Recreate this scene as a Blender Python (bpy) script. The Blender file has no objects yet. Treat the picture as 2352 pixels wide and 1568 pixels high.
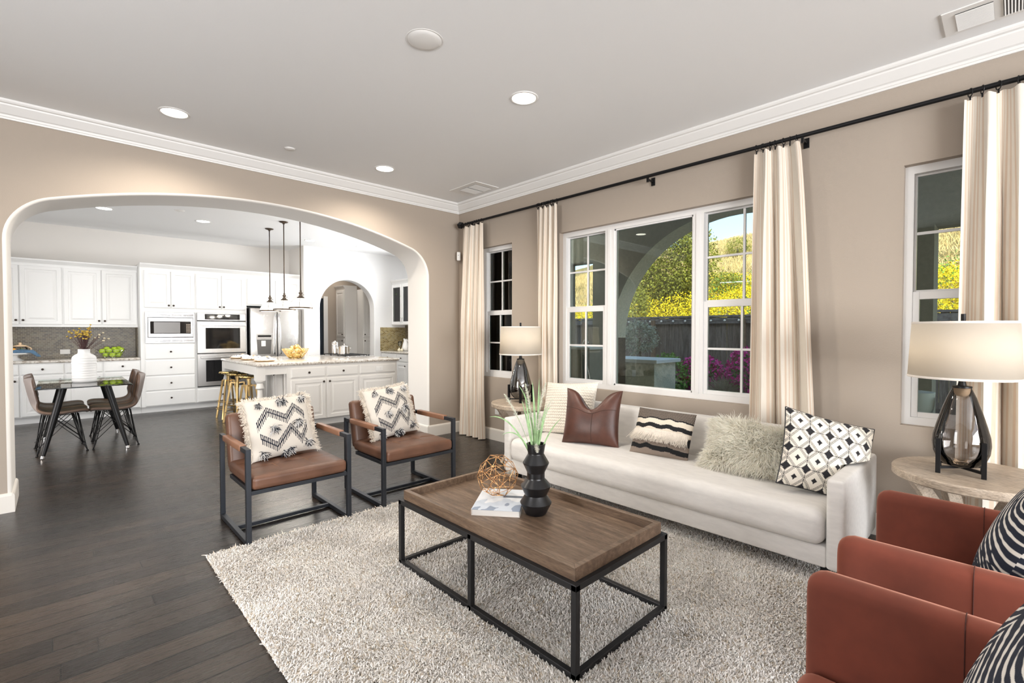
import bpy, math, random
import numpy as np
from mathutils import Vector, Matrix
rng = np.random.default_rng(7); random.seed(7)
S = bpy.context.scene
COL = S.collection
PI = math.pi
# ---------------------------------------------------------------- camera
cd = bpy.data.cameras.new('camera'); cam = bpy.data.objects.new('camera', cd); COL.objects.link(cam)
cd.sensor_width = 36; cd.lens = 36*1098/2352; cd.clip_start = .05; cd.clip_end = 300
cam.location = (0, 0, 1.36)
cam.rotation_euler = (PI/2-math.atan(23/1098), 0, -math.atan(1045/math.hypot(1098, 23)))
S.camera = cam
S.view_settings.view_transform = 'Standard'; S.view_settings.look = 'None'
S.view_settings.exposure = 0.0; S.view_settings.gamma = 1; S.view_settings.use_curve_mapping = False
S.cycles.max_bounces = 7; S.cycles.diffuse_bounces = 4; S.cycles.glossy_bounces = 4
S.cycles.transmission_bounces = 6; S.cycles.transparent_max_bounces = 12
S.cycles.sample_clamp_indirect = 6; S.cycles.caustics_reflective = False; S.cycles.caustics_refractive = False
S.cycles.use_denoising = True
# ---------------------------------------------------------------- sky, sun, fill lamps
W = bpy.data.worlds.new('sky'); S.world = W; W.use_nodes = True
wn = W.node_tree; bg = wn.nodes['Background']
sky = wn.nodes.new('ShaderNodeTexSky'); sky.sky_type = 'NISHITA'; sky.sun_disc = False
sky.sun_elevation = math.radians(38); sky.sun_rotation = math.radians(250); sky.air_density = 1.0; sky.dust_density = 2.5; sky.ozone_density = 1
wn.links.new(sky.outputs[0], bg.inputs[0]); bg.inputs[1].default_value = .45
def light(name, typ, loc, rot, energy, color=(1, 1, 1), **k):
    d = bpy.data.lights.new(name, typ); d.energy = energy; d.color = color
    for a, b in k.items(): setattr(d, a, b)
    o = bpy.data.objects.new(name, d); COL.objects.link(o); o.location = loc; o.rotation_euler = rot
    return o
def aim(d):
    return Vector(d).to_track_quat('-Z', 'Y').to_euler()
light('sun', 'SUN', (0, 0, 20), aim((.72, .45, -.62)), 4.2, (1, .94, .82), angle=.01)
# added fill lamps at made-up openings behind and beside the camera and in the kitchen
light('fill_rear', 'AREA', (.2, -5.6, 1.4), aim((.0, 1, .70)), 800, (.97, .98, 1), shape='RECTANGLE', size=4.0, size_y=2.4)
light('fill_side', 'AREA', (-2.5, 2.1, 1.35), aim((1, -.05, .05)), 85, (.98, .985, 1), shape='RECTANGLE', size=1.3, size_y=2.2)
light('fill_kitchen', 'AREA', (-3.2, 6.45, 1.4), aim((1, .12, .75)), 120, (.97, .98, 1), shape='RECTANGLE', size=1.4, size_y=2.3)
light('fill_nook', 'AREA', (6.05, 7.3, 1.6), aim((-1, .05, 2.0)), 210, (.97, .985, 1), shape='RECTANGLE', size=1.8, size_y=1.1)
light('fill_patio', 'AREA', (5.5, -3.4, 1.2), aim((0, 1, .55)), 70, (.90, 1, .95), shape='RECTANGLE', size=2.4, size_y=2.0)  # added lamp at the patio's open end, brightens its ceiling
# ---------------------------------------------------------------- materials
MATS = {}
def new_mat(name):
    m = bpy.data.materials.new(name); m.use_nodes = True
    nt = m.node_tree; b = nt.nodes['Principled BSDF']
    MATS[name] = m
    return m, nt, b
def setp(b, **k):
    for a, v in k.items():
        n = a.replace('_', ' ')
        if n in b.inputs: b.inputs[n].default_value = v
def coord(nt, kind='Object', scale=(1, 1, 1), rot=(0, 0, 0)):
    t = nt.nodes.new('ShaderNodeTexCoord'); m = nt.nodes.new('ShaderNodeMapping')
    m.inputs['Scale'].default_value = scale; m.inputs['Rotation'].default_value = rot
    nt.links.new(t.outputs[kind], m.inputs['Vector']); return m.outputs[0]
def noise(nt, vec, scale, detail=3, rough=.55):
    n = nt.nodes.new('ShaderNodeTexNoise'); n.inputs['Scale'].default_value = scale
    n.inputs['Detail'].default_value = detail; n.inputs['Roughness'].default_value = rough
    if vec is not None: nt.links.new(vec, n.inputs['Vector'])
    return n.outputs['Fac']
def ramp(nt, fac, stops):
    r = nt.nodes.new('ShaderNodeValToRGB'); e = r.color_ramp.elements
    while len(e) < len(stops): e.new(.5)
    for i, (p, c) in enumerate(stops):
        e[i].position = p; e[i].color = (*c, 1)
    nt.links.new(fac, r.inputs[0]); return r.outputs[0]
def mix(nt, fac, a, b, mode='MIX'):
    m = nt.nodes.new('ShaderNodeMix'); m.data_type = 'RGBA'; m.blend_type = mode
    def put(i, v):
        if hasattr(v, 'links') or isinstance(v, bpy.types.NodeSocket): nt.links.new(v, m.inputs[i])
        elif isinstance(v, (int, float)): m.inputs[i].default_value = v
        else: m.inputs[i].default_value = (*v, 1)
    put(0, fac); put(6, a); put(7, b); return m.outputs[2]
def bump(nt, b, h, strength=.3, dist=.01):
    n = nt.nodes.new('ShaderNodeBump'); n.inputs['Strength'].default_value = strength; n.inputs['Distance'].default_value = dist
    nt.links.new(h, n.inputs['Height']); nt.links.new(n.outputs[0], b.inputs['Normal'])
def mat(name, c, rough=.5, metal=0, var=0, vscale=8, bmp=0, bscale=200, bdist=.004, stretch=(1, 1, 1), **k):
    """plain procedural material: base colour with noise variation and a noise bump"""
    m, nt, b = new_mat(name)
    b.inputs['Base Color'].default_value = (*c, 1); setp(b, Roughness=rough, Metallic=metal)
    setp(b, **k)
    if var:
        v = noise(nt, coord(nt, 'Object', stretch), vscale, 4)
        lo = tuple(max(0, x*(1-var)) for x in c); hi = tuple(min(1, x*(1+var)) for x in c)
        nt.links.new(ramp(nt, v, [(.3, lo), (.7, hi)]), b.inputs['Base Color'])
    if bmp: bump(nt, b, noise(nt, coord(nt, 'Object', stretch), bscale, 3), bmp, bdist)
    return m
def colmat(name, rough=.9, bmp=0, bscale=300, **k):
    """material that takes its woven or printed pattern from the mesh's colour attribute"""
    m, nt, b = new_mat(name)
    a = nt.nodes.new('ShaderNodeVertexColor'); a.layer_name = 'Col'
    nt.links.new(a.outputs[0], b.inputs['Base Color']); setp(b, Roughness=rough); setp(b, **k)
    if bmp: bump(nt, b, noise(nt, coord(nt), bscale, 2), bmp, .003)
    return m
mat('wall_paint', (.405, .345, .287), .8, bmp=.25, bscale=140, bdist=.003)
mat('wall_kitchen', (.80, .77, .73), .8, bmp=.15, bscale=140, bdist=.003)
mat('wall_white', (.86, .86, .86), .8, bmp=.12, bscale=140, bdist=.003)
mat('ceiling_paint', (.885, .888, .89), .9, bmp=.12, bscale=120, bdist=.003)
mat('trim_white', (.82, .81, .79), .4)
mat('baseboard_paint', (.78, .74, .68), .4)
mat('cabinet_white', (.84, .84, .83), .35)
mat('island_paint', (.78, .76, .73), .38)
mat('vinyl_white', (.77, .765, .76), .35)
mat('black_metal', (.012, .012, .013), .42, .6)
mat('chair_steel', (.045, .05, .06), .45, .75)
mat('table_steel', (.035, .035, .037), .45, .7)
mat('bronze', (.055, .04, .032), .38, .8)
mat('pendant_bronze', (.10, .075, .055), .4, .8)
mat('chrome', (.75, .75, .76), .12, 1)
mat('steel', (.62, .61, .60), .26, 1, bmp=.05, bscale=60, stretch=(1, 1, 30), Anisotropic=.5)
mat('steel_dark', (.18, .175, .17), .35, .9)
mat('gold', (.83, .60, .24), .22, 1)
mat('brass', (.62, .44, .20), .28, 1)
mat('copper_wire', (.72, .42, .20), .28, 1)
mat('black_glass', (.006, .006, .007), .06, Specular_IOR_Level=.6)
mat('black_plastic', (.02, .02, .022), .35)
mat('leather_cognac', (.125, .058, .034), .38, var=.25, vscale=5, bmp=.25, bscale=350, bdist=.002)
mat('leather_arm', (.24, .115, .065), .42, var=.2, vscale=5, bmp=.2, bscale=350, bdist=.002)
mat('leather_pillow', (.075, .027, .017), .36, var=.3, vscale=7, bmp=.3, bscale=220, bdist=.003)
mat('seam_thread', (.05, .02, .012), .6)
mat('coral_seam', (.06, .014, .008), .8)
mat('faux_leather', (.115, .07, .05), .48, var=.3, vscale=12, bmp=.2, bscale=260, bdist=.002)
mat('faux_leather_back', (.22, .19, .18), .5, bmp=.2, bscale=260, bdist=.002)
mat('stitch', (.30, .16, .08), .7)
mat('sofa_linen', (.70, .675, .645), .95, var=.06, vscale=40, bmp=.3, bscale=500, bdist=.002, stretch=(1, .25, 1), Sheen_Weight=.15)
mat('velvet_coral', (.175, .038, .019), .85, var=.25, vscale=4, Sheen_Weight=.5, Sheen_Roughness=.4, Sheen_Tint=(1, .50, .36, 1))
mat('knit_cream', (.80, .74, .65), .95)
mat('fur_cream', (.86, .79, .66), .8, var=.12, vscale=60)
mat('yarn_cream', (.82, .75, .66), .95, var=.08, vscale=60)
mat('yarn_navy', (.03, .035, .055), .95)
mat('shag', (.80, .755, .70), .95, var=.09, vscale=9)
mat('rug_back', (.03, .028, .03), .95)
mat('rug_base', (.62, .55, .47), .95)
mat('vase_black', (.008, .008, .009), .32)
mat('ceramic_white', (.86, .86, .85), .35)
mat('vase_white', (.76, .76, .76), .6)
mat('plastic_white', (.82, .81, .79), .4)
mat('paper', (.82, .80, .76), .8)
mat('apple_green', (.42, .60, .03), .3, var=.2, vscale=10)
mat('orange_peel', (.85, .36, .03), .45, bmp=.2, bscale=150, bdist=.002)
mat('blue_cloth', (.10, .19, .30), .9, var=.25, vscale=14)
mat('leaf_green', (.10, .22, .05), .6, var=.4, vscale=20)
mat('grass_leaf', (.27, .42, .20), .6, var=.35, vscale=30)
mat('plume', (.78, .76, .66), .9)
mat('stem_brown', (.07, .03, .03), .8)
mat('dry_flower', (.50, .34, .05), .85, var=.4, vscale=60)
mat('dry_flower_pale', (.62, .54, .38), .85, var=.3, vscale=60)
mat('plate_wood', (.55, .38, .20), .5, var=.2, vscale=12)
mat('napkin_cream', (.80, .74, .68), .9, var=.05)
mat('lamp_socket', (.85, .62, .40), .5)
mat('tile_trim', (.5, .47, .4), .3)
mat('pot_metal', (.78, .74, .70), .1, 1)
mat('grate_iron', (.015, .015, .016), .55)
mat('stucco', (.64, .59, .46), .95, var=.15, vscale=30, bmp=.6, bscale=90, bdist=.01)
mat('stucco_dark', (.27, .245, .20), .95, var=.1, vscale=20, bmp=.4, bscale=90, bdist=.008)  # darker copy of stucco, with the patio's shade in its colour
mat('patio_ceiling', (.55, .54, .50), .9, bmp=.2, bscale=80, bdist=.004)
mat('patio_floor', (.22, .21, .20), .85, var=.3, vscale=6)
mat('soil', (.025, .022, .022), .95, var=.5, vscale=25)
mat('white_stone', (.80, .80, .80), .4, var=.05)
mat('barrel_wood', (.42, .43, .45), .8, var=.3, vscale=15, stretch=(3, 3, .5))
mat('barrel_hoop', (.25, .27, .30), .5, .7)
mat('fence_post', (.19, .13, .095), .9, var=.3, vscale=10)
mat('fence_rail', (.17, .17, .19), .9, var=.4, vscale=10)
mat('shrub_green', (.13, .32, .05), .6, var=.4, vscale=6)
mat('olive_leaf', (.35, .40, .33), .6, var=.3, vscale=6)
mat('magenta', (.75, .04, .38), .6, var=.35, vscale=8)
mat('golden_grass', (.66, .50, .24), .9, var=.3, vscale=3)
mat('dry_grass', (.52, .47, .38), .9, var=.3, vscale=6)
mat('oak_leaf', (.26, .27, .035), .6, var=.5, vscale=3)
mat('door_glass', (.36, .32, .27), .3, var=.2, vscale=2)
mat('mustard', (.80, .62, .01), .7, var=.25, vscale=4)
mat('bark', (.06, .045, .035), .9, var=.4, vscale=12)
mat('pipe_white', (.75, .75, .73), .5)
mat('wicker', (.10, .09, .07), .8, var=.4, vscale=30)
mat('garlic', (.86, .80, .62), .6, var=.1)
mat('blue_door', (.28, .38, .50), .5)
def glass_pane(name, tint, refl=1.0, ior=1.5):
    m = bpy.data.materials.new(name); m.use_nodes = True; nt = m.node_tree; nt.nodes.clear()
    out = nt.nodes.new('ShaderNodeOutputMaterial'); mx = nt.nodes.new('ShaderNodeMixShader')
    tr = nt.nodes.new('ShaderNodeBsdfTransparent'); gl = nt.nodes.new('ShaderNodeBsdfGlossy'); fr = nt.nodes.new('ShaderNodeFresnel')
    tr.inputs[0].default_value = (*tint, 1); gl.inputs['Roughness'].default_value = 0; gl.inputs[0].default_value = (refl, refl, refl, 1)
    fr.inputs[0].default_value = ior
    nt.links.new(fr.outputs[0], mx.inputs[0]); nt.links.new(tr.outputs[0], mx.inputs[1]); nt.links.new(gl.outputs[0], mx.inputs[2])
    nt.links.new(mx.outputs[0], out.inputs[0]); MATS[name] = m; return m
glass_pane('window_glass', (.84, .90, .86), 1.0, 1.5)
glass_pane('clear_glass', (.93, .95, .95), 1.0, 1.45)
glass_pane('smoke_glass', (.62, .60, .59), 1.0, 1.6)
glass_pane('smoke_glass_mirror', (.30, .29, .28), 1.0, 2.6)  # same smoked glass; the corner lamp's reflections are put into the material
glass_pane('table_glass', (.80, .90, .84), 1.0, 1.6)
glass_pane('cabinet_glass', (.80, .84, .84), 1.0, 1.5)
def emis(name, c, s):
    m, nt, b = new_mat(name); b.inputs['Base Color'].default_value = (*c, 1)
    b.inputs['Emission Color'].default_value = (*c, 1); b.inputs['Emission Strength'].default_value = s; return m
emis('can_light', (1, .93, .82), 9); emis('kitchen_can', (1, .97, .92), 9); emis('patio_bulb', (1, .62, .22), 1.6); emis('bulb', (1, .85, .6), 12)
m, nt, b = new_mat('lamp_shade')     # linen drum, lit from inside by its bulb
setp(b, Roughness=.9); b.inputs['Base Color'].default_value = (.86, .82, .76, 1)
tl = nt.nodes.new('ShaderNodeBsdfTranslucent'); tl.inputs[0].default_value = (.95, .90, .82, 1); mx = nt.nodes.new('ShaderNodeMixShader'); mx.inputs[0].default_value = .68
bump(nt, b, noise(nt, coord(nt, 'Object', (1, 1, 6)), 140, 2), .2, .002)
nt.links.new(b.outputs[0], mx.inputs[1]); nt.links.new(tl.outputs[0], mx.inputs[2]); nt.links.new(mx.outputs[0], nt.nodes['Material Output'].inputs[0])
m, nt, b = new_mat('opal_glass')     # pendant bowls glow from the bulb inside
setp(b, Roughness=.25); b.inputs['Base Color'].default_value = (.9, .88, .84, 1)
b.inputs['Emission Color'].default_value = (1, .95, .86, 1); b.inputs['Emission Strength'].default_value = .75
# dark wood planks running along X
m, nt, b = new_mat('floor_wood')
v = coord(nt, 'Object'); sx = nt.nodes.new('ShaderNodeSeparateXYZ'); nt.links.new(v, sx.inputs[0])
def mth(op, a, b=None):
    n = nt.nodes.new('ShaderNodeMath'); n.operation = op
    for i, q in enumerate((a, b)):
        if q is None: continue
        if isinstance(q, (int, float)): n.inputs[i].default_value = q
        else: nt.links.new(q, n.inputs[i])
    return n.outputs[0]
row = mth('FLOOR', mth('DIVIDE', sx.outputs[1], .127)); wn_ = nt.nodes.new('ShaderNodeTexWhiteNoise'); wn_.noise_dimensions = '1D'; nt.links.new(row, wn_.inputs['W'])
cb = nt.nodes.new('ShaderNodeCombineXYZ'); nt.links.new(mth('ADD', sx.outputs[0], mth('MULTIPLY', wn_.outputs['Value'], 3.3)), cb.inputs[0]); nt.links.new(sx.outputs[1], cb.inputs[1])
br = nt.nodes.new('ShaderNodeTexBrick'); nt.links.new(cb.outputs[0], br.inputs['Vector'])
br.offset = 0; br.squash = 1
for k_, x_ in (('Color1', (.3, .3, .3, 1)), ('Color2', (1, 1, 1, 1)), ('Mortar', (0, 0, 0, 1))): br.inputs[k_].default_value = x_
br.inputs['Scale'].default_value = 1; br.inputs['Mortar Size'].default_value = .0042; br.inputs['Brick Width'].default_value = 1.15; br.inputs['Row Height'].default_value = .127; br.inputs['Mortar Smooth'].default_value = .4
g = noise(nt, coord(nt, 'Object', (1.2, 16, 1)), 6, 6, .6)
plank = ramp(nt, br.outputs[0], [(.3, (.011, .0075, .0058)), (.65, (.020, .014, .0105)), (1, (.036, .025, .018))])
grain = ramp(nt, g, [(.3, (.55, .55, .55)), (.7, (1.25, 1.2, 1.15))])
c1 = mix(nt, 1.0, plank, grain, 'MULTIPLY')
nt.links.new(mix(nt, br.outputs['Fac'], c1, (.004, .003, .002)), b.inputs['Base Color'])
ro = nt.nodes.new('ShaderNodeMapRange'); nt.links.new(g, ro.inputs[0]); ro.inputs[3].default_value = .20; ro.inputs[4].default_value = .36
nt.links.new(ro.outputs[0], b.inputs['Roughness']); setp(b, Specular_IOR_Level=.42)
iv = nt.nodes.new('ShaderNodeMath'); iv.operation = 'MULTIPLY_ADD'; iv.inputs[1].default_value = -1.0
nt.links.new(br.outputs['Fac'], iv.inputs[0]); gs = nt.nodes.new('ShaderNodeMath'); gs.operation = 'MULTIPLY'; gs.inputs[1].default_value = .22
nt.links.new(g, gs.inputs[0]); nt.links.new(gs.outputs[0], iv.inputs[2]); bump(nt, b, iv.outputs[0], .6, .006)
def woodmat(name, c0, c1, c2, axis=(1, 14, 14), scale=4, rough=.5, bs=.3):
    m, nt, b = new_mat(name)
    n1 = noise(nt, coord(nt, 'Object', axis), scale, 6, .65); n2 = noise(nt, coord(nt, 'Object', tuple(a*3 for a in axis)), scale*2.5, 4)
    c = ramp(nt, n1, [(.25, c0), (.5, c1), (.75, c2)])
    d = ramp(nt, n2, [(.35, (.55, .55, .55)), (.6, (1.1, 1.1, 1.1))])
    nt.links.new(mix(nt, .7, c, d, 'MULTIPLY'), b.inputs['Base Color']); setp(b, Roughness=rough)
    bump(nt, b, n2, bs, .003); return m
woodmat('oak_brown', (.085, .053, .034), (.16, .104, .067), (.27, .19, .13), (14, 1.2, 14), 3, .42)
woodmat('oak_pale', (.33, .26, .19), (.47, .38, .29), (.58, .49, .39), (10, 2, 10), 2.5, .5)
woodmat('fence_wood', (.06, .055, .06), (.15, .135, .135), (.28, .26, .27), (8, 8, .7), 3, .9)
# mosaic of small glazed tiles
def mosaic(name, cols, rough, scale=1):
    m, nt, b = new_mat(name); v = coord(nt, 'UV'); br = nt.nodes.new('ShaderNodeTexBrick'); nt.links.new(v, br.inputs['Vector'])
    br.inputs['Color1'].default_value = (0, 0, 0, 1); br.inputs['Color2'].default_value = (1, 1, 1, 1); br.inputs['Mortar'].default_value = (.5, .5, .5, 1)
    br.inputs['Scale'].default_value = 1; br.inputs['Brick Width'].default_value = .05*scale; br.inputs['Row Height'].default_value = .0255*scale
    br.inputs['Mortar Size'].default_value = .0016*scale; br.inputs['Mortar Smooth'].default_value = .1
    c = ramp(nt, br.outputs[0], [(0, cols[0]), (.4, cols[1]), (.75, cols[2]), (1, cols[3])])
    nt.links.new(mix(nt, br.outputs['Fac'], c, (.40, .37, .30)), b.inputs['Base Color']); setp(b, Roughness=rough)
    iv = nt.nodes.new('ShaderNodeMath'); iv.operation = 'SUBTRACT'; iv.inputs[0].default_value = 1; nt.links.new(br.outputs['Fac'], iv.inputs[1])
    bump(nt, b, iv.outputs[0], .5, .003); return m
mosaic('mosaic_brown', [(.05, .034, .018), (.095, .068, .036), (.15, .115, .065), (.17, .15, .10)], .34)
mosaic('mosaic_olive', [(.20, .14, .05), (.33, .25, .10), (.42, .34, .17), (.30, .25, .14)], .2)
m, nt, b = new_mat('granite')
v = coord(nt, 'Object'); n1 = noise(nt, v, 38, 5, .7); n2 = noise(nt, v, 9, 4, .6)
c = ramp(nt, n1, [(.30, (.10, .07, .055)), (.40, (.42, .36, .30)), (.52, (.72, .69, .64)), (.7, (.82, .80, .77))])
nt.links.new(mix(nt, .35, c, ramp(nt, n2, [(.3, (.45, .36, .28)), (.65, (.86, .84, .82))]), 'MULTIPLY'), b.inputs['Base Color']); setp(b, Roughness=.14)
m, nt, b = new_mat('hillside')       # dry grass with yellow bloom low on the slope
n1 = noise(nt, coord(nt, 'Object', (1, 1, .5)), .55, 6, .7); n2 = noise(nt, coord(nt, 'Object', (3, 3, 1)), 5, 6, .75)
c = ramp(nt, n1, [(.35, (.26, .22, .05)), (.5, (.52, .40, .17)), (.68, (.62, .47, .24))])
nt.links.new(mix(nt, .8, c, ramp(nt, n2, [(.3, (.45, .45, .4)), (.6, (1.15, 1.15, 1.15))]), 'MULTIPLY'), b.inputs['Base Color']); setp(b, Roughness=.95)
bump(nt, b, n2, .8, .3)
colmat('pattern_weave', .95, .4, 500); colmat('pattern_print', .9, .15, 600); colmat('curtain_cloth', .9, .15, 500); colmat('book_jacket', .35)

m, nt, b = new_mat('fur_cloth')      # fine hair lets light through
a = nt.nodes.new('ShaderNodeVertexColor'); a.layer_name = 'Col'; nt.links.new(a.outputs[0], b.inputs['Base Color']); setp(b, Roughness=.7)
tl = nt.nodes.new('ShaderNodeBsdfTranslucent'); nt.links.new(a.outputs[0], tl.inputs[0]); mx = nt.nodes.new('ShaderNodeMixShader'); mx.inputs[0].default_value = .4
nt.links.new(b.outputs[0], mx.inputs[1]); nt.links.new(tl.outputs[0], mx.inputs[2]); nt.links.new(mx.outputs[0], nt.nodes['Material Output'].inputs[0])
# ---------------------------------------------------------------- mesh helpers
def nrm(v):
    n = np.linalg.norm(v); return v/n if n > 1e-9 else np.array([0, 0, 1.])
class MB:
    """collects shapes and links them as ONE mesh object"""
    def __init__(s): s.v = []; s.f = []; s.n = 0; s.uv = None
    def add(s, verts, faces):
        o = s.n; verts = [tuple(map(float, p)) for p in verts]; s.v += verts; s.n += len(verts)
        s.f += [tuple(i+o for i in f) for f in faces]; return s
    def box(s, x0, y0, z0, x1, y1, z1):
        P = [(x, y, z) for x in (x0, x1) for y in (y0, y1) for z in (z0, z1)]
        return s.add(P, [(0, 1, 3, 2), (4, 6, 7, 5), (0, 4, 5, 1), (2, 3, 7, 6), (0, 2, 6, 4), (1, 5, 7, 3)])
    def cbox(s, c, d):
        return s.box(c[0]-d[0]/2, c[1]-d[1]/2, c[2]-d[2]/2, c[0]+d[0]/2, c[1]+d[1]/2, c[2]+d[2]/2)
    def bar(s, a, b, w, h=None, up=(0, 0, 1)):
        """square bar from a to b"""
        h = h or w; a = np.array(a, float); b = np.array(b, float); t = nrm(b-a); u = np.array(up, float)
        if abs(t@u) > .99: u = np.array([1., 0, 0])
        x = nrm(np.cross(t, u)); y = np.cross(x, t)
        P = [p+x*w/2*i+y*h/2*j for p in (a, b) for i, j in ((-1, -1), (1, -1), (1, 1), (-1, 1))]
        return s.add(P, [(3, 2, 1, 0), (4, 5, 6, 7), (0, 1, 5, 4), (1, 2, 6, 5), (2, 3, 7, 6), (3, 0, 4, 7)])
    def tube(s, pts, r, n=8, closed=False, cap=True):
        pts = [np.array(p, float) for p in pts]; m = len(pts); rs = r if hasattr(r, '__len__') else [r]*m
        T = [nrm(pts[(i+1) % m]-pts[i-1]) if closed else nrm(pts[min(i+1, m-1)]-pts[max(i-1, 0)]) for i in range(m)]
        u = np.array([0, 0, 1.]) if abs(T[0][2]) < .9 else np.array([1., 0, 0])
        x = nrm(np.cross(T[0], u)); P = []
        for i in range(m):
            x = nrm(x-T[i]*(x@T[i])); y = np.cross(T[i], x)
            P += [pts[i]+rs[i]*(x*math.cos(2*PI*k/n)+y*math.sin(2*PI*k/n)) for k in range(n)]
        F = []
        for i in range(m if closed else m-1):
            j = (i+1) % m; F += [(i*n+k, i*n+(k+1) % n, j*n+(k+1) % n, j*n+k) for k in range(n)]
        if cap and not closed: F += [tuple(range(n))[::-1], tuple((m-1)*n+k for k in range(n))]
        return s.add(P, F)
    def lathe(s, prof, n=32, c=(0, 0, 0), sx=1, sy=1, cap=True):
        P = []; F = []; m = len(prof)
        for r, z in prof: P += [(c[0]+sx*r*math.cos(2*PI*k/n), c[1]+sy*r*math.sin(2*PI*k/n), c[2]+z) for k in range(n)]
        for i in range(m-1): F += [(i*n+k, i*n+(k+1) % n, (i+1)*n+(k+1) % n, (i+1)*n+k) for k in range(n)]
        if cap:
            if prof[0][0] > 1e-4: F.append(tuple(range(n))[::-1])
            if prof[-1][0] > 1e-4: F.append(tuple((m-1)*n+k for k in range(n)))
        return s.add(P, F)
    def ball(s, c, r, nu=16, nv=10, sc=(1, 1, 1)):
        return s.lathe([(max(r*math.sin(PI*i/nv), 1e-5), -r*math.cos(PI*i/nv)*sc[2]) for i in range(nv+1)], nu, c, sc[0], sc[1], False)
    def prism(s, pts, d0, d1, ax='y'):
        """outline pts (a,b) extruded along ax"""
        m = len(pts); g = {'x': lambda a, b, d: (d, a, b), 'y': lambda a, b, d: (a, d, b), 'z': lambda a, b, d: (a, b, d)}[ax]
        P = [g(a, b, d0) for a, b in pts]+[g(a, b, d1) for a, b in pts]
        return s.add(P, [tuple(range(m))[::-1], tuple(range(m, 2*m))]+[(i, (i+1) % m, m+(i+1) % m, m+i) for i in range(m)])
    def rbox(s, c, d, r, seg=4, mid=4, crown=0, crown_ax=2, fn=None):
        """rounded box, optionally crowned like a cushion"""
        h = [x/2 for x in d]; ax = []
        for k in range(3):
            rr = min(r, h[k]*.98); a = [-h[k]+rr*(1-math.cos(PI/2*i/seg)) for i in range(seg)]
            b = np.linspace(-h[k]+rr, h[k]-rr, mid+1).tolist(); ax.append(a+b+[-x for x in a[::-1]])
        idx = {}; P = []
        def vid(i, j, k):
            if (i, j, k) not in idx:
                q = [ax[0][i], ax[1][j], ax[2][k]]; cl = [max(-h[t]+min(r, h[t]*.98), min(h[t]-min(r, h[t]*.98), q[t])) for t in range(3)]
                dv = np.array(q)-cl; n = np.linalg.norm(dv); p = np.array(cl)+(dv/n*min(r, *[x*.98 for x in h]) if n > 1e-9 else 0)
                if crown:
                    o = [t for t in range(3) if t != crown_ax]
                    p[crown_ax] += crown*np.sign(p[crown_ax])*(abs(p[crown_ax])/h[crown_ax])*(1-(p[o[0]]/h[o[0]])**2)*(1-(p[o[1]]/h[o[1]])**4)
                if fn: p = np.array(fn(p))
                idx[(i, j, k)] = len(P); P.append(p+np.array(c))
            return idx[(i, j, k)]
        F = []; N = [len(a)-1 for a in ax]
        for i in range(N[0]):
            for j in range(N[1]):
                F += [(vid(i, j, 0), vid(i, j+1, 0), vid(i+1, j+1, 0), vid(i+1, j, 0)), (vid(i, j, N[2]), vid(i+1, j, N[2]), vid(i+1, j+1, N[2]), vid(i, j+1, N[2]))]
        for i in range(N[0]):
            for k in range(N[2]):
                F += [(vid(i, 0, k), vid(i+1, 0, k), vid(i+1, 0, k+1), vid(i, 0, k+1)), (vid(i, N[1], k), vid(i, N[1], k+1), vid(i+1, N[1], k+1), vid(i+1, N[1], k))]
        for j in range(N[1]):
            for k in range(N[2]):
                F += [(vid(0, j, k), vid(0, j, k+1), vid(0, j+1, k+1), vid(0, j+1, k)), (vid(N[0], j, k), vid(N[0], j+1, k), vid(N[0], j+1, k+1), vid(N[0], j, k+1))]
        return s.add(P, F)
    def panel(s, x0, z0, x1, z1, prof, yb=0):
        """rectangular panel in the XZ plane facing -Y: prof is a list of (inset, height towards the viewer)"""
        P = []
        for i, h in prof: P += [(x0+i, yb-h, z0+i), (x1-i, yb-h, z0+i), (x1-i, yb-h, z1-i), (x0+i, yb-h, z1-i)]
        F = [(a*4+k, a*4+(k+1) % 4, a*4+4+(k+1) % 4, a*4+4+k) for a in range(len(prof)-1) for k in range(4)]
        m = len(prof)-1; F.append((m*4, m*4+1, m*4+2, m*4+3)); return s.add(P, F)
    def grid(s, A, wrap=False):
        ny, nx = A.shape[:2]; F = []
        for j in range(ny-1): F += [(j*nx+i, j*nx+i+1, (j+1)*nx+i+1, (j+1)*nx+i) for i in range(nx-1)]
        if wrap: F += [(j*nx+nx-1, j*nx, (j+1)*nx, (j+1)*nx+nx-1) for j in range(ny-1)]
        return s.add(A.reshape(-1, 3), F)
    def xf(s, M, start=0):
        for i in range(start, s.n): s.v[i] = tuple(M @ Vector(s.v[i]))
        return s
    def build(s, name, m, parent=None, smooth=False, bevel=0, seg=2, world=False, solid=0, sub=0, auto=None):
        me = bpy.data.meshes.new(name); V = s.v
        if world and parent is not None: L = parent.location; V = [(a-L.x, b-L.y, c-L.z) for a, b, c in V]
        me.from_pydata(V, [], s.f); me.update()
        return link_mesh(name, me, m, parent, smooth, bevel, seg, solid, sub, auto)
def link_mesh(name, me, m, parent=None, smooth=False, bevel=0, seg=2, solid=0, sub=0, auto=None):
    for x in (m if isinstance(m, (list, tuple)) else [m]): me.materials.append(MATS[x])
    if smooth or auto:
        me.polygons.foreach_set('use_smooth', [True]*len(me.polygons))
        if auto: me.set_sharp_from_angle(angle=math.radians(auto))
    o = bpy.data.objects.new(name, me); COL.objects.link(o)
    if parent is not None: o.parent = parent
    if solid: d = o.modifiers.new('thickness', 'SOLIDIFY'); d.thickness = solid; d.offset = 0
    if bevel:
        d = o.modifiers.new('bevel', 'BEVEL'); d.width = bevel; d.segments = seg; d.limit_method = 'ANGLE'; d.angle_limit = math.radians(35)
    if sub: d = o.modifiers.new('sub', 'SUBSURF'); d.levels = sub; d.render_levels = sub
    return o
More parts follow.
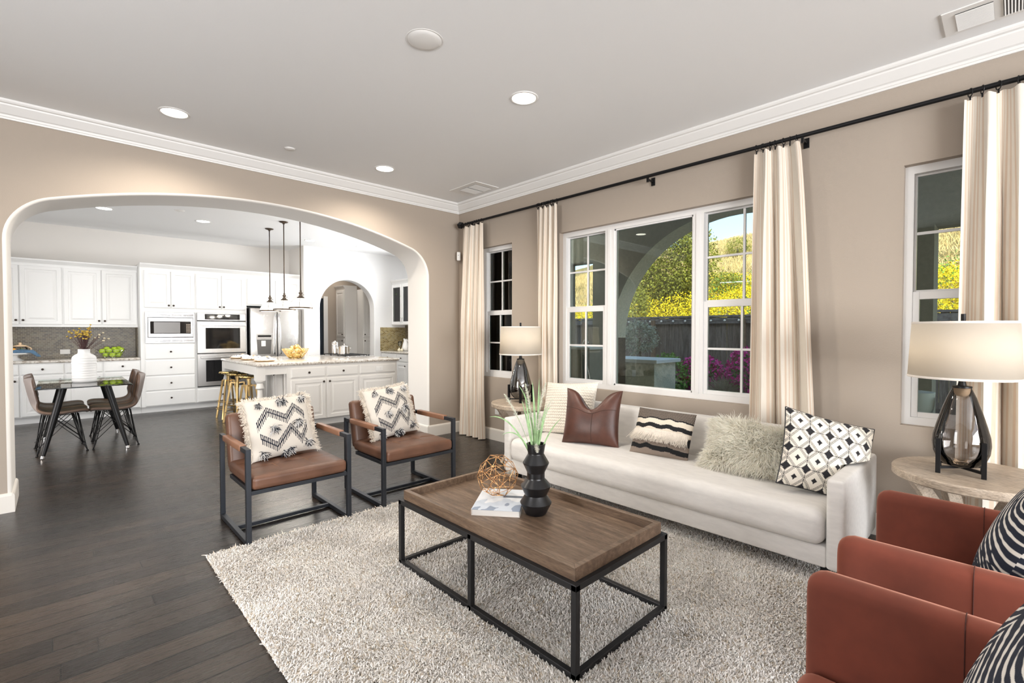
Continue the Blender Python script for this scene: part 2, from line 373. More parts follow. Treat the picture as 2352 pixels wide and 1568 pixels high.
def np_mesh(name, V, F, m, parent=None, smooth=False, col=None, uv=None):
    """big mesh from numpy arrays; F is (n,3) or (n,4); col per vertex"""
    V = np.asarray(V, np.float32); F = np.asarray(F, np.int32); k = F.shape[1]
    me = bpy.data.meshes.new(name); me.vertices.add(len(V)); me.vertices.foreach_set('co', V.ravel())
    me.loops.add(F.size); me.loops.foreach_set('vertex_index', F.ravel())
    me.polygons.add(len(F)); me.polygons.foreach_set('loop_start', np.arange(0, F.size, k, dtype=np.int32))
    try: me.polygons.foreach_set('loop_total', np.full(len(F), k, np.int32))
    except Exception: pass
    if col is not None:
        a = me.color_attributes.new('Col', 'FLOAT_COLOR', 'POINT'); c = np.ones((len(V), 4), np.float32); c[:, :3] = col; a.data.foreach_set('color', c.ravel())
    me.update(calc_edges=True); me.validate()
    return link_mesh(name, me, m, parent, smooth)
def grid_obj(name, A, m, parent=None, col=None, wrap=False, smooth=True, solid=0):
    ny, nx = A.shape[:2]; i = np.arange(nx-1 if not wrap else nx); j = np.arange(ny-1); I, J = np.meshgrid(i, j); I2 = (I+1) % nx
    F = np.stack([J*nx+I, J*nx+I2, (J+1)*nx+I2, (J+1)*nx+I], -1).reshape(-1, 4)
    o = np_mesh(name, A.reshape(-1, 3), F, m, parent, smooth, None if col is None else col.reshape(-1, 3))
    if solid: d = o.modifiers.new('thickness', 'SOLIDIFY'); d.thickness = solid; d.offset = 0
    return o
def strands(name, B, D, L, r, m, parent=None, K=3, droop=0, curl=0, taper=.25, sides=3, grav=(0, 0, -1), smooth=False, col=None):
    """yarn, fur, pile: B roots, D directions, L lengths"""
    B = np.asarray(B, float); n = len(B); D = np.asarray(D, float); D = D/np.maximum(np.linalg.norm(D, axis=1, keepdims=True), 1e-9)
    L = np.broadcast_to(L, n).astype(float); r = np.broadcast_to(r, n).astype(float)
    cv = rng.normal(0, 1, (n, 3))*curl; P = np.zeros((n, K+1, 3)); P[:, 0] = B; d = D.copy()
    for k in range(K):
        P[:, k+1] = P[:, k]+d*(L/K)[:, None]
        d = d+cv/K+np.array(grav)*droop/K+rng.normal(0, 1, (n, 3))*curl*.35/K; d /= np.linalg.norm(d, axis=1, keepdims=True)
    ref = rng.normal(0, 1, (n, 3)); x = np.cross(D, ref); x /= np.maximum(np.linalg.norm(x, axis=1, keepdims=True), 1e-9); y = np.cross(D, x)
    V = np.zeros((n, K+1, sides, 3))
    for k in range(K+1):
        rr = r*(1-(1-taper)*(k/K)**1.5)
        for q in range(sides):
            a = 2*PI*q/sides
            V[:, k, q] = P[:, k]+rr[:, None]*(x*math.cos(a)+y*math.sin(a)) if sides > 2 else P[:, k]+rr[:, None]*x*(1-2*q)
    base = np.arange(n)[:, None, None]*(K+1)*sides+np.arange(K)[None, :, None]*sides
    q = np.arange(sides if sides > 2 else 1)[None, None, :]; q2 = (q+1) % sides
    F = np.stack([base+q, base+q2, base+sides+q2, base+sides+q], -1).reshape(-1, 4)
    return np_mesh(name, V.reshape(-1, 3), F, m, parent, smooth, None if col is None else np.repeat(np.asarray(col, float), (K+1)*sides, 0))
def leaves(name, C, size, m, parent=None, dirs=None, aspect=.45):
    """leaf blades: one bent quad pair each, at centres C"""
    n = len(C); d = rng.normal(0, 1, (n, 3)) if dirs is None else np.asarray(dirs, float); d /= np.linalg.norm(d, axis=1, keepdims=True)
    s = np.cross(d, rng.normal(0, 1, (n, 3))); s /= np.linalg.norm(s, axis=1, keepdims=True); u = np.cross(s, d); L = np.broadcast_to(size, n)[:, None]*rng.uniform(.6, 1.3, (n, 1))
    V = np.stack([C-d*L/2, C+s*L*aspect/2+u*L*.08, C+d*L/2, C-s*L*aspect/2+u*L*.08], 1).reshape(-1, 3)
    F = (np.arange(n)[:, None]*4+np.arange(4)[None]).astype(int); return np_mesh(name, V, F, m, parent)
# ---------------------------------------------------------------- things and setting
def tag(o, label, cat, group=None, kind=None):
    o['label'] = label; o['category'] = cat
    if group: o['group'] = group
    if kind: o['kind'] = kind
    return o
def thing(name, label, cat, loc=(0, 0, 0), rz=0, group=None):
    o = bpy.data.objects.new(name, None); COL.objects.link(o); o.empty_display_size = .05
    o.location = loc; o.rotation_euler = (0, 0, rz); return tag(o, label, cat, group)
def struct(o):
    o['kind'] = 'structure'; return o
def sbox(name, m, *boxes, **k):
    b = MB()
    for q in boxes: b.box(*q)
    return struct(b.build(name, m, **k))
def dup(root, loc, rz=None, label=None, group=None):
    r = root.copy(); COL.objects.link(r); r.location = loc
    if rz is not None: r.rotation_euler = (0, 0, rz)
    if label: r['label'] = label
    if group: r['group'] = group
    for ch in list(root.children):
        c = ch.copy(); COL.objects.link(c); c.parent = r
        for g in ch.children:
            d = g.copy(); COL.objects.link(d); d.parent = c
    return r
def lerp_col(a, b, t): return np.asarray(a)[None, None]*(1-t[..., None])+np.asarray(b)[None, None]*t[..., None]
# ---------------------------------------------------------------- room shell
ZC = 3.06; XW = 3.96; YA = 5.20; YB = 5.69
fl = sbox('floor', 'floor_wood', (-3.1, -5.5, -.08, 4.12, YA, 0), (-3.1, YA, -.08, 6.1, 12.4, 0))
sbox('ceiling', 'ceiling_paint', (-3.1, -5.5, ZC, 4.12, YA+.2, ZC+.1), (-3.1, YA+.2, ZC, 6.1, 12.4, ZC+.1))
# window wall: X = 3.96 .. 4.12, openings (y0, y1, z0, z1)
OP = [(4.162, 4.745, .785, 2.425), (1.17, 3.415, .775, 2.425), (-.11, .505, .755, 2.425)]
def wall_with_openings(a0, a1, z0, z1, ops, put):
    cuts = sorted({a0, a1, *[o[0] for o in ops], *[o[1] for o in ops]})
    for i in range(len(cuts)-1):
        m = (cuts[i]+cuts[i+1])/2; o = [q for q in ops if q[0] < m < q[1]]
        if not o: put(cuts[i], cuts[i+1], z0, z1)
        else:
            put(cuts[i], cuts[i+1], z0, o[0][2]); put(cuts[i], cuts[i+1], o[0][3], z1)
b = MB(); wall_with_openings(-5.5, YA, 0, ZC, OP, lambda a, c, z0, z1: b.box(XW, a, z0, 4.12, c, z1))
struct(b.build('wall_window', 'wall_paint'))
b = MB(); wall_with_openings(-5.5, YA, -.1, ZC+.2, OP, lambda a, c, z0, z1: b.box(4.12, a, z0, 4.16, c, z1))
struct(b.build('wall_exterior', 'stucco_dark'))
b = MB(); wall_with_openings(-2.4, 4.12, 0, ZC, [(-1.8, 2.2, .25, 2.7)], lambda a, c, z0, z1: b.box(a, -5.5, z0, c, -5.3, z1))
struct(b.build('wall_back', 'wall_paint'))
b = MB(); wall_with_openings(-5.3, YA, 0, ZC, [(1.45, 2.75, .25, 2.6)], lambda a, c, z0, z1: b.box(-2.4, a, z0, -2.2, c, z1))
struct(b.build('wall_left', 'wall_paint'))
# arch wall with rounded opening edges
AX0, AX1 = -.265, 3.452; AM = (AX0+AX1)/2; HW = (AX1-AX0)/2
def arch_curve(off=0):
    """basket arch: jambs, 0.35 m haunches, big shallow arc; off grows the opening"""
    R, r, zt = 5.29, .35, 2.637; c = zt-R; zs = c+math.sqrt((R-r)**2-(HW-r)**2); pts = [(-HW-off, 0), (-HW-off, 1.0)]
    a1 = math.atan2(zs-c, -HW+r)                       # direction from big centre to haunch centre
    for t in np.linspace(PI, a1, 14): pts.append((-HW+r+(r+off)*math.cos(t), zs+(r+off)*math.sin(t)))
    for t in np.linspace(a1, PI/2, 20)[1:]: pts.append(((R+off)*math.cos(t), c+(R+off)*math.sin(t)))
    pts += [(-x, z) for x, z in pts[-2::-1]]
    return [(AM+x, z) for x, z in pts]
def arched_wall(name, m, curve, xa, xb, y0, y1, rb=.022, m2=None):
    b = MB(); o = MB(); cs = curve(rb); cc = curve(0); n = len(cs)
    for y, flip in ((y0, 1), (y1, 0)):
        P = [(x, y, z) for x, z in cs]+[(x, y, ZC) for x, z in cs]
        F = [(i, i+1, n+i+1, n+i) for i in range(n-1) if cs[i+1][0]-cs[i][0] > 1e-6]
        b.add(P, [f if flip else f[::-1] for f in F])
        for xa_, xb_ in ((xa, cs[0][0]), (cs[-1][0], xb)):
            b.add([(xa_, y, 0), (xb_, y, 0), (xb_, y, ZC), (xa_, y, ZC)], [(0, 1, 2, 3) if flip else (3, 2, 1, 0)])
        P = [(cs[i][0], y, cs[i][1]) for i in range(n)]
    rows = []
    for k in range(5):
        t = PI/2*k/4; f = 1-math.sin(t); w = rb*(1-math.cos(t)); rows.append([(cc[i][0]+(cs[i][0]-cc[i][0])*f, y0+w, cc[i][1]+(cs[i][1]-cc[i][1])*f) for i in range(n)])
    for k in range(5):
        t = PI/2*k/4; f = 1-math.cos(t); w = rb*math.sin(t); rows.append([(cc[i][0]+(cs[i][0]-cc[i][0])*f, y1-rb+w, cc[i][1]+(cs[i][1]-cc[i][1])*f) for i in range(n)])
    A = np.array(rows); o.grid(A)
    w = struct(b.build(name, m)); s = o.build('arch_soffit', m2 or m, smooth=True); s.parent = w
    return w
arched_wall('wall_arch', 'wall_paint', arch_curve, -2.4, 4.12, YA, YB, m2='wall_kitchen')
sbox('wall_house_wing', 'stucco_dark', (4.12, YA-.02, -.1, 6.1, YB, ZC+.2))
# crown moulding and baseboards
CR = [(0, ZC), (0, 2.938), (.011, 2.938), (.013, 2.951), (.019, 2.953), (.021, 2.968), (.034, 2.974), (.074, 3.022), (.077, 3.032), (.092, 3.036), (.099, 3.046), (.10, ZC)]
struct(MB().prism([(YA-d, z) for d, z in CR], -2.2, XW, 'x').build('trim_1', 'trim_white'))
struct(MB().prism([(XW-d, z) for d, z in CR], -5.3, YA, 'y').build('trim_2', 'trim_white'))
BB = .145
def base_prof(b, kind, a0, a1, w, sgn):
    pr = [(0, 0), (.016, 0), (.016, BB-.02), (.012, BB-.008), (.005, BB), (0, BB)]
    return b.prism([(w+sgn*d, z) for d, z in pr], a0, a1, kind)
b = MB(); base_prof(b, 'x', -2.2, AX0, YA, -1); base_prof(b, 'x', AX1, XW, YA, -1)
base_prof(b, 'y', YA-.016, YB, AX0, 1); base_prof(b, 'y', YA-.016, YB, AX1, -1); struct(b.build('baseboard_arch', 'baseboard_paint'))
b = MB(); base_prof(b, 'y', -5.3, YA, XW, -1); struct(b.build('baseboard_window', 'baseboard_paint'))
# ---------------------------------------------------------------- windows
def win(name, ops, units):
    y0, y1, z0, z1 = ops; xf_, t = 4.02, .05
    b = MB(); ys = sorted({u[0] for u in units} | {u[1] for u in units})
    b.box(xf_, y0, z0, xf_+.08, y1, z0+t); b.box(xf_, y0, z1-t, xf_+.08, y1, z1)
    b.box(xf_, y0, z0+t, xf_+.08, ys[0], z1-t); b.box(xf_, ys[-1], z0+t, xf_+.08, y1, z1-t)
    for i in range(len(units)-1):
        a, c = units[i][1], units[i+1][0]; b.box(xf_, a, z0+t, xf_+.08, c, z1-t); b.box(xf_-.008, (a+c)/2-.016, z0+t, xf_, (a+c)/2+.016, z1-t)
    root = struct(b.build(name, 'vinyl_white'))
    for ya, yb, hung in units:
        if not hung:
            q = MB(); q.box(xf_+.012, ya, z0+t, xf_+.05, ya+.014, z1-t); q.box(xf_+.012, yb-.014, z0+t, xf_+.05, yb, z1-t); q.box(xf_+.012, ya, z0+t, xf_+.05, yb, z0+t+.014); q.box(xf_+.012, ya, z1-t-.014, xf_+.05, yb, z1-t)
            q.build('sash', 'vinyl_white', root); p = MB().box(xf_+.03, ya+.01, z0+t+.01, xf_+.036, yb-.01, z1-t-.01).build('pane', 'window_glass', root); continue
        zm = 1.597
        for nm, za, zb, dx, fr in (('sash_upper', zm+.02, z1-t, .045, .012), ('sash_lower', z0+t, zm+.02, .012, .034)):
            q = MB(); X0 = xf_+dx; X1 = X0+.03; w = fr
            q.box(X0, ya, za, X1, ya+w, zb); q.box(X0, yb-w, za, X1, yb, zb); q.box(X0, ya+w, za, X1, yb-w, za+w); q.box(X0, ya+w, zb-(.05 if nm == 'sash_lower' else w), X1, yb-w, zb)
            sa = q.build(nm, 'vinyl_white', root, bevel=.002)
            g0, g1, h0, h1 = ya+w, yb-w, za+w, zb-(.05 if nm == 'sash_lower' else w)
            MB().box(X0+.012, g0-.004, h0-.004, X0+.016, g1+.004, h1+.004).build('pane', 'window_glass', sa)
            mu = MB(); mu.box(X0+.004, (g0+g1)/2-.009, h0, X0+.024, (g0+g1)/2+.009, h1); mu.box(X0+.006, g0, (h0+h1)/2-.009, X0+.022, g1, (h0+h1)/2+.009)
            mu.build('muntin', 'vinyl_white', sa)
    return root
win('window_1', OP[0], [(4.21, 4.70, True)])
win('window_2', OP[1], [(1.215, 1.845, True), (1.94, 2.755, False), (2.86, 3.37, True)])
win('window_3', OP[2], [(-.065, .46, True)])
# ---------------------------------------------------------------- kitchen shell
YK = 10.55; YWH = 9.72; XR = 5.84
sbox('wall_kitchen_back', 'wall_kitchen', (-3.1, YK, 0, 3.6, YK+.15, ZC))
sbox('wall_kitchen_return', 'wall_kitchen', (3.555, YWH-.001, 0, 3.621, YK, ZC))
def door_curve(off=0):
    x0, x1, zs = 3.872, 5.066, 1.845; r = (x1-x0)/2; xm = (x0+x1)/2; pts = [(x0-off, 0), (x0-off, 1.0)]
    for t in np.linspace(PI, 0, 33): pts.append((xm+(r+off)*math.cos(t), zs+(r+off)*math.sin(t)))
    return pts+[(x1+off, 1.0), (x1+off, 0)]
arched_wall('wall_kitchen_doorway', 'wall_white', door_curve, 3.62, XR, YWH, YWH+.22, .015)
b = MB(); wall_with_openings(YB, 12.4, 0, ZC, [(6.3, 8.3, 1.1, 2.3)], lambda a, c, z0, z1: b.box(XR, a, z0, XR+.15, c, z1))
struct(b.build('wall_kitchen_right', 'wall_white'))
b = MB(); wall_with_openings(YB, YK, 0, ZC, [(5.8, 7.15, .3, 2.7)], lambda a, c, z0, z1: b.box(-3.1, a, z0, -2.95, c, z1))
struct(b.build('wall_kitchen_left', 'wall_kitchen'))
# hall behind the small arch
b = MB(); b.box(4.70, 11.4, 0, XR, 11.5, ZC); b.box(3.62, 11.4, 2.15, 4.70, 11.5, ZC); struct(b.build('wall_hall', 'wall_paint'))
sbox('wall_hall_far', 'blue_door', (3.62, 12.25, 0, XR, 12.4, ZC))
sbox('wall_hall_left', 'wall_paint', (3.6, YK, 0, 3.62, 12.3, ZC))
sbox('trim_3', 'trim_white', (4.62, 11.375, 0, 4.72, 11.4, 2.2))
# ---------------------------------------------------------------- living room: rug, coffee table, armchairs
def smooth_noise(x, y, f, seed=0):
    r = np.random.default_rng(seed); v = np.zeros_like(x)
    for k in range(5):
        a = r.uniform(0, 2*PI); w = f*(.6+.35*k); v += np.sin((x*math.cos(a)+y*math.sin(a))*w+r.uniform(0, 6))/(1+.35*k)
    return v/2.2
RX0, RX1, RY0, RY1 = .63, 3.30, -.36, 3.31
rug = thing('rug', 'cream shag rug under the coffee table and the white sofa', 'rug', (0, 0, 0))
MB().box(RX0, RY0, .001, RX1, RY1, .012).build('backing', 'rug_base', rug)
n = 260000
px = rng.uniform(RX0-.004, RX1, n); py = rng.uniform(RY0, RY1+.004, n); w = smooth_noise(px, py, 22, 3)
dr = np.stack([smooth_noise(px, py, 9, 1)*.8+rng.normal(0, .45, n), smooth_noise(px, py, 9, 2)*.8+rng.normal(0, .45, n), np.full(n, 1.0)], 1)
base = np.array([.88, .845, .80]); tint = np.clip(1+.07*w+rng.normal(0, .06, n), .6, 1.15)
fleck = rng.random(n) < (.05+.12*(smooth_noise(px, py, 16, 9) > .75)); tint = np.where(fleck, tint*.68, tint)
col = base[None]*tint[:, None]*np.where(fleck[:, None], np.array([1, .9, .74])[None], 1)
o = strands('pile', np.stack([px, py, np.full(n, .008)], 1), dr, rng.uniform(.014, .024, n), rng.uniform(.0024, .0038, n), 'pattern_weave', rug, K=2, curl=1.5, taper=.8, sides=3, col=np.clip(col, 0, .95))
o['kind'] = 'stuff'
n = 420; q = rng.uniform(RX0, RX1, n)
B = np.stack([q, np.full(n, RY1+.002), np.full(n, .016)], 1)
strands('fringe', B, np.stack([rng.normal(0, .5, n), np.ones(n), np.full(n, .25)], 1), rng.uniform(.02, .04, n), .004, 'yarn_cream', rug, K=3, curl=.7, droop=.5)
# coffee table
X0, X1, Y0, Y1 = 1.42, 2.118, 1.138, 2.448
ct = thing('coffee_table', 'coffee table with brown wood tray top on a thin black metal frame', 'table', ((X0+X1)/2, (Y0+Y1)/2, 0))
fw = .026
def rails(nm, z):
    b = MB(); b.box(X0, Y0, z, X0+fw, Y1, z+fw); b.box(X1-fw, Y0, z, X1, Y1, z+fw); b.box(X0+fw, Y0, z, X1-fw, Y0+fw, z+fw); b.box(X0+fw, Y1-fw, z, X1-fw, Y1, z+fw)
    b.build(nm, 'table_steel', ct, world=True, bevel=.002)
rails('top_rail', .362); rails('bottom_rail', .014)
for x in (X0, X1-fw):
    for y in (Y0, (Y0+Y1)/2-fw/2, Y1-fw): MB().box(x, y, .004, x+fw, y+fw, .386).build('leg', 'table_steel', ct, bevel=.002, world=True)
ti = .022; tx0, tx1, ty0, ty1 = X0+ti, X1-ti, Y0+ti, Y1-ti; tw = .026
MB().box(tx0+tw, ty0+tw, .388, tx1-tw, ty1-tw, .402).build('tray_panel', 'oak_brown', ct, world=True)
b = MB()
for P in ([(tx0, ty0), (tx1, ty0), (tx1-tw, ty0+tw), (tx0+tw, ty0+tw)], [(tx1, ty0), (tx1, ty1), (tx1-tw, ty1-tw), (tx1-tw, ty0+tw)], [(tx1, ty1), (tx0, ty1), (tx0+tw, ty1-tw), (tx1-tw, ty1-tw)], [(tx0, ty1), (tx0, ty0), (tx0+tw, ty0+tw), (tx0+tw, ty1-tw)]): b.prism(P, .388, .442, 'z')
b.build('tray_rim', 'oak_brown', ct, bevel=.002, world=True)
# leather armchairs: open steel frames, local origin under the seat centre, facing -Y
def armchair(label, loc):
    t = thing('leather_armchair', label, 'chair', loc, 0, 'leather armchairs facing the coffee table')
    w, d, h, f = .69, .68, .617, .03
    for s in (-1, 1):
        x = s*(w/2-f/2); b = MB(); x0, x1 = x-f/2, x+f/2
        b.box(x0, -d/2, .003, x1, -d/2+f, h); b.box(x0, d/2-f, .003, x1, d/2, h); b.box(x0, -d/2+f, h-f, x1, d/2-f, h); b.box(x0, -d/2+f, .003, x1, d/2-f, .003+f)
        b.build('side_frame', 'chair_steel', t, bevel=.002)
        a = MB().rbox((x, .005, h-.013), (.044, .43, .042), .009, 2, 2); a.build('armrest_wrap', 'leather_arm', t, smooth=True, auto=50)
    b = MB(); x0 = w/2-f
    b.box(-x0, -.005, .006, x0, .02, .03); b.build('stretcher', 'chair_steel', t, bevel=.002)
    b = MB(); b.box(-x0, -d/2+.004, .322, x0, -d/2+.03, .348); b.box(-x0, .16, .322, x0, .186, .348); b.box(-x0, -d/2+.03, .322, -x0+.026, .16, .348); b.box(x0-.026, -d/2+.03, .322, x0, .16, .348)
    b.build('seat_rail', 'chair_steel', t, bevel=.002)
    def tuft(p):
        x, y, z = p
        if z > .03:
            e = min(1, max(0, (y+.24)/.05))*min(1, max(0, (.30-abs(x))/.03))
            for ty in (-.06, .12): z -= .007*e*math.exp(-((y-ty)/.016)**2)
            for tx in (-.105, .105): z -= .007*e*math.exp(-((x-tx)/.016)**2)
        return x, y, z
    MB().rbox((0, -.055, .393), (.625, .58, .088), .028, 4, 30, .012, 2, tuft).build('seat', 'leather_cognac', t, smooth=True)
    for xx in (-.105, .105): MB().tube([(xx-.012, -.20, .4465), (xx-.012, -.13, .4445), (xx-.012, -.075, .443)], .0013, 5).build('seam', 'stitch', t)
    b = MB().rbox((0, 0, 0), (.625, .085, .40), .03, 4, 8, .008, 1)
    b.xf(Matrix.Translation((0, .262, .565)) @ Matrix.Rotation(math.radians(-12), 4, 'X')); b.build('backrest', 'leather_cognac', t, smooth=True)
    return t
c1 = armchair('brown leather armchair standing beside the open wood floor, left of its twin', (1.19, 3.645, 0))
c2 = armchair('brown leather armchair nearest the window curtains and the white sofa', (2.13, 3.645, 0))
# ---------------------------------------------------------------- cushions
def pillow_grid(w, h, t, N=60, pinch=.07, chop=0, p=2.3, sag=0, M=None):
    M = M or N; u, v = np.meshgrid(np.linspace(-1, 1, N), np.linspace(-1, 1, M))
    prof = np.clip((1-np.abs(u)**p), 0, 1)**.5*np.clip((1-np.abs(v)**p), 0, 1)**.5
    x = u*w/2*(1-pinch*(1-v**2)*np.abs(u)**2); z = v*h/2*(1-pinch*(1-u**2)*np.abs(v)**2)
    z -= chop*np.exp(-(u/.42)**2)*((v+1)/2)**3; prof = prof*(1-.35*(chop > 0)*np.exp(-(u/.4)**2)*((v+1)/2)**2)
    prof *= 1+sag*(-v)*.5
    return u, v, x, z+h/2, prof*t/2
def pillow(name, label, w, h, t, m, loc, yaw, lean, roll=0, fn=None, back=None, N=60, relief=None, group=None, piping=None, **k):
    u, v, x, z, y = pillow_grid(w, h, t, N, **k)
    A = np.stack([x, -y, z], -1)
    if relief is not None: A[..., 1] -= relief(u, v)*np.clip(y/(t*.2), 0, 1)
    root = thing(name, label, 'cushion', loc, yaw, group); root.rotation_euler = (-lean, roll, yaw)
    grid_obj('cover_front', A, m, root, None if fn is None else fn(u, v))
    Bk = np.stack([x, y, z], -1)[:, ::-1]
    grid_obj('cover_back', Bk[::2, ::2], back or m, root, None if fn is None else fn(u, v)[::2, ::2])
    if piping:
        e = np.concatenate([A[0, :], A[1:, -1], A[-1, -2::-1], A[-2:0:-1, 0]]); e = e[::2]
        MB().tube([tuple(q) for q in e], .004, 6, closed=True).build('piping', piping, root, smooth=True)
    return root, (u, v, A)
def zigzag(u, pts):
    return np.interp(u, [p[0] for p in pts], [p[1] for p in pts])
CREAM = np.array([.62, .575, .515]); NAVY = np.array([.018, .02, .032])
def stitched(u, v):
    c = np.broadcast_to(CREAM, u.shape+(3,)).copy(); c *= (1+.03*np.sin(v*160))[..., None]
    for pts in ([(-.80, .02), (-.42, .50), (.10, .16), (.42, .54), (.74, .20)], [(-.74, -.34), (-.28, -.70), (.20, -.16), (.50, -.60), (.78, -.12)]):
        d = v-zigzag(u, pts); on = (u > pts[0][0]) & (u < pts[-1][0])
        for off, ph in ((.085, 0), (-.06, .5)):
            s = (u/.050+ph) % 1; dd = d-off
            c[on & (np.abs(dd) < .095) & (np.abs(s-.5) < np.where(dd > .045, .40, .27))] = NAVY
    return c
def tassel(root, pos, L, n=70, r=.0028):
    B = np.array(pos)+rng.normal(0, .008, (n, 3)); D = rng.normal(0, .55, (n, 3)); D[:, 1] -= .75; D[:, 2] -= .35
    cc = np.where((rng.random(n) < .42)[:, None], NAVY[None], np.array([.74, .73, .72])[None])
    strands('tassel', B, D, rng.uniform(.6, 1, n)*L, r, 'pattern_weave', root, K=4, droop=1.1, curl=.5, taper=.7, col=cc)
def edge_fringe(root, A, sides, n, L, m='yarn_cream', r=.0028):
    Bs = []; Ds = []
    for s_ in sides:
        E = {'l': A[:, 0], 'r': A[:, -1], 't': A[-1, :], 'b': A[0, :]}[s_]; D0 = {'l': (-1, -.15, -.35), 'r': (1, -.15, -.35), 't': (0, -.25, 1), 'b': (0, -.6, -.4)}[s_]
        k = rng.uniform(0, len(E)-1.001, n); i = k.astype(int); Bs.append(E[i]+(E[i+1]-E[i])*(k-i)[:, None]); Ds.append(np.array(D0)+rng.normal(0, .45, (n, 3)))
    B = np.concatenate(Bs); strands('fringe', B, np.concatenate(Ds), rng.uniform(.6, 1.1, len(B))*L, r, m, root, K=3, droop=.5, curl=.5, taper=.6)
def chair_pillow(label, loc, yaw, roll):
    root, (u, v, A) = pillow('tasselled_pillow', label, .46, .44, .15, 'pattern_weave', loc, yaw, math.radians(20), roll, stitched, N=221, pinch=.05, group='tasselled pillows on the leather armchairs')
    edge_fringe(root, A, 'l', 420, .042); edge_fringe(root, A, 'r', 420, .042); edge_fringe(root, A, 't', 260, .028)
    def at(a, b): i = int((b+1)/2*220); j = int((a+1)/2*220); return A[i, j]
    for a, b_, L in ((-.32, -.06, .06), (.46, .02, .06), (-.62, .80, .04), (0, .86, .05), (.10, .84, .05), (.74, .84, .05), (-.70, -.84, .055), (-.06, -.90, .05), (.10, -.88, .05), (.72, -.72, .05)): tassel(root, at(a, b_), L)
    return root
chair_pillow('cream pillow with navy zigzag stitching on the leather armchair beside the open floor', (1.20, 3.66, .452), math.radians(5), math.radians(-2))
chair_pillow('cream pillow with navy zigzag stitching on the leather armchair near the curtains', (2.13, 3.70, .452), math.radians(8), math.radians(-3))
# ---------------------------------------------------------------- sofa
sf = thing('sofa', 'long off-white linen sofa with a single bench cushion under the big window', 'sofa', (3.35, 1.885, 0))
SY0, SY1 = .592, 3.185
MB().rbox((3.34, (SY0+SY1)/2, .157), (.80, SY1-SY0-.16, .115), .012, 2, 2).build('base', 'sofa_linen', sf, smooth=True, auto=50, world=True)
MB().rbox((3.24, (SY0+SY1)/2, .310), (.68, SY1-SY0-.175, .195), .06, 5, 14, .014, 2).build('seat_cushion', 'sofa_linen', sf, smooth=True, world=True)
b = MB().rbox((0, .045, 0), (.17, SY1-SY0-.255, .56), .035, 4, 10, .008, 0)
b.xf(Matrix.Translation((3.665, (SY0+SY1)/2, .420)) @ Matrix.Rotation(math.radians(4), 4, 'Y')); b.build('back', 'sofa_linen', sf, smooth=True, world=True)
for y in (SY0+.04, SY1-.04):
    MB().rbox((3.35, y, .342), (.85, .082, .484), .02, 3, 6, .006, 1).build('arm', 'sofa_linen', sf, smooth=True, world=True)
for x in (3.02, 3.68):
    for y in (SY0+.10, SY1-.10): MB().bar((x, y, .012), (x, y, .11), .04).build('leg', 'black_metal', sf, world=True)
# ---------------------------------------------------------------- sofa cushions
ZS = .412
def knit(u, v): return np.broadcast_to(np.array([.80, .745, .655]), u.shape+(3,))*(1-.16*(np.sin(v*58+.9*np.sin(u*70)) < -.55))[..., None]*(1+.03*np.sin(u*140))[..., None]
pillow('knit_cushion', 'chunky cream knitted cushion at the far corner of the sofa', .57, .50, .17, 'pattern_weave', (3.36, 2.83, ZS), math.radians(-84), math.radians(20), math.radians(-4), knit, N=160, pinch=.06, relief=lambda u, v: .0035*np.sin(v*58+.9*np.sin(u*70)))
root, (u, v, A) = pillow('leather_cushion', 'dark brown leather cushion with a chopped top edge', .49, .475, .19, 'leather_pillow', (3.19, 2.42, ZS), math.radians(-70), math.radians(17), 0, N=70, pinch=.07, chop=.17)
def on(A, a, b_, off=.0015):
    n = A.shape[0]; p = A[min(n-1, int((b_+1)/2*(n-1))), min(n-1, int((a+1)/2*(n-1)))]; return (p[0], p[1]-off, p[2])
MB().tube([on(A, a, .28) for a in np.linspace(-.97, .97, 34)], .0018, 5).build('seam', 'seam_thread', root)
MB().tube([on(A, .12, a) for a in np.linspace(-.97, .28, 24)], .0018, 5).build('seam', 'seam_thread', root)
def banded(u, v):
    w = v+.035*np.round(3*smooth_noise(u*9, v*2, 1, 5))/2; c = np.zeros(u.shape+(3,)); BK, CR_, TP = np.array([.012, .012, .013]), np.array([.72, .64, .53]), np.array([.27, .215, .175])
    tw = (np.sin(u*120+v*70) > 0); mixc = np.where(tw[..., None], TP, BK)
    c[:] = TP*(1+.25*np.sin(v*190+u*30))[..., None]
    for lo, hi, cc in ((.56, 2, mixc), (.50, .56, BK), (.28, .50, CR_), (.10, .28, BK), (-.06, .10, CR_), (-.42, -.10, BK), (-.62, -.44, TP), (-.80, -.62, BK), (-2, -.80, TP)):
        k = (w > lo) & (w <= hi); c[k] = np.broadcast_to(cc, c.shape)[k]
    return c*(1+.12*np.sin(u*150))[..., None]
root, (u, v, A) = pillow('striped_cushion', 'black cream and taupe striped woven cushion with a fringe across it', .45, .37, .13, 'pattern_weave', (3.27, 1.845, ZS), math.radians(-82), math.radians(27), math.radians(2), banded, N=170, pinch=.03, relief=lambda u, v: .002*np.sin(u*150)*np.sin(v*150))
E = A[int((.04+1)/2*169)]; k = rng.uniform(3, 166, 900); i = k.astype(int); B = E[i]+(E[i+1]-E[i])*(k-i)[:, None]; B[:, 1] -= .004
strands('fringe', B, np.stack([rng.normal(0, .12, 900), np.full(900, -.35), np.full(900, -.8)], 1), rng.uniform(.075, .115, 900), .0021, 'yarn_cream', root, K=4, droop=.35, curl=.25, taper=.7)
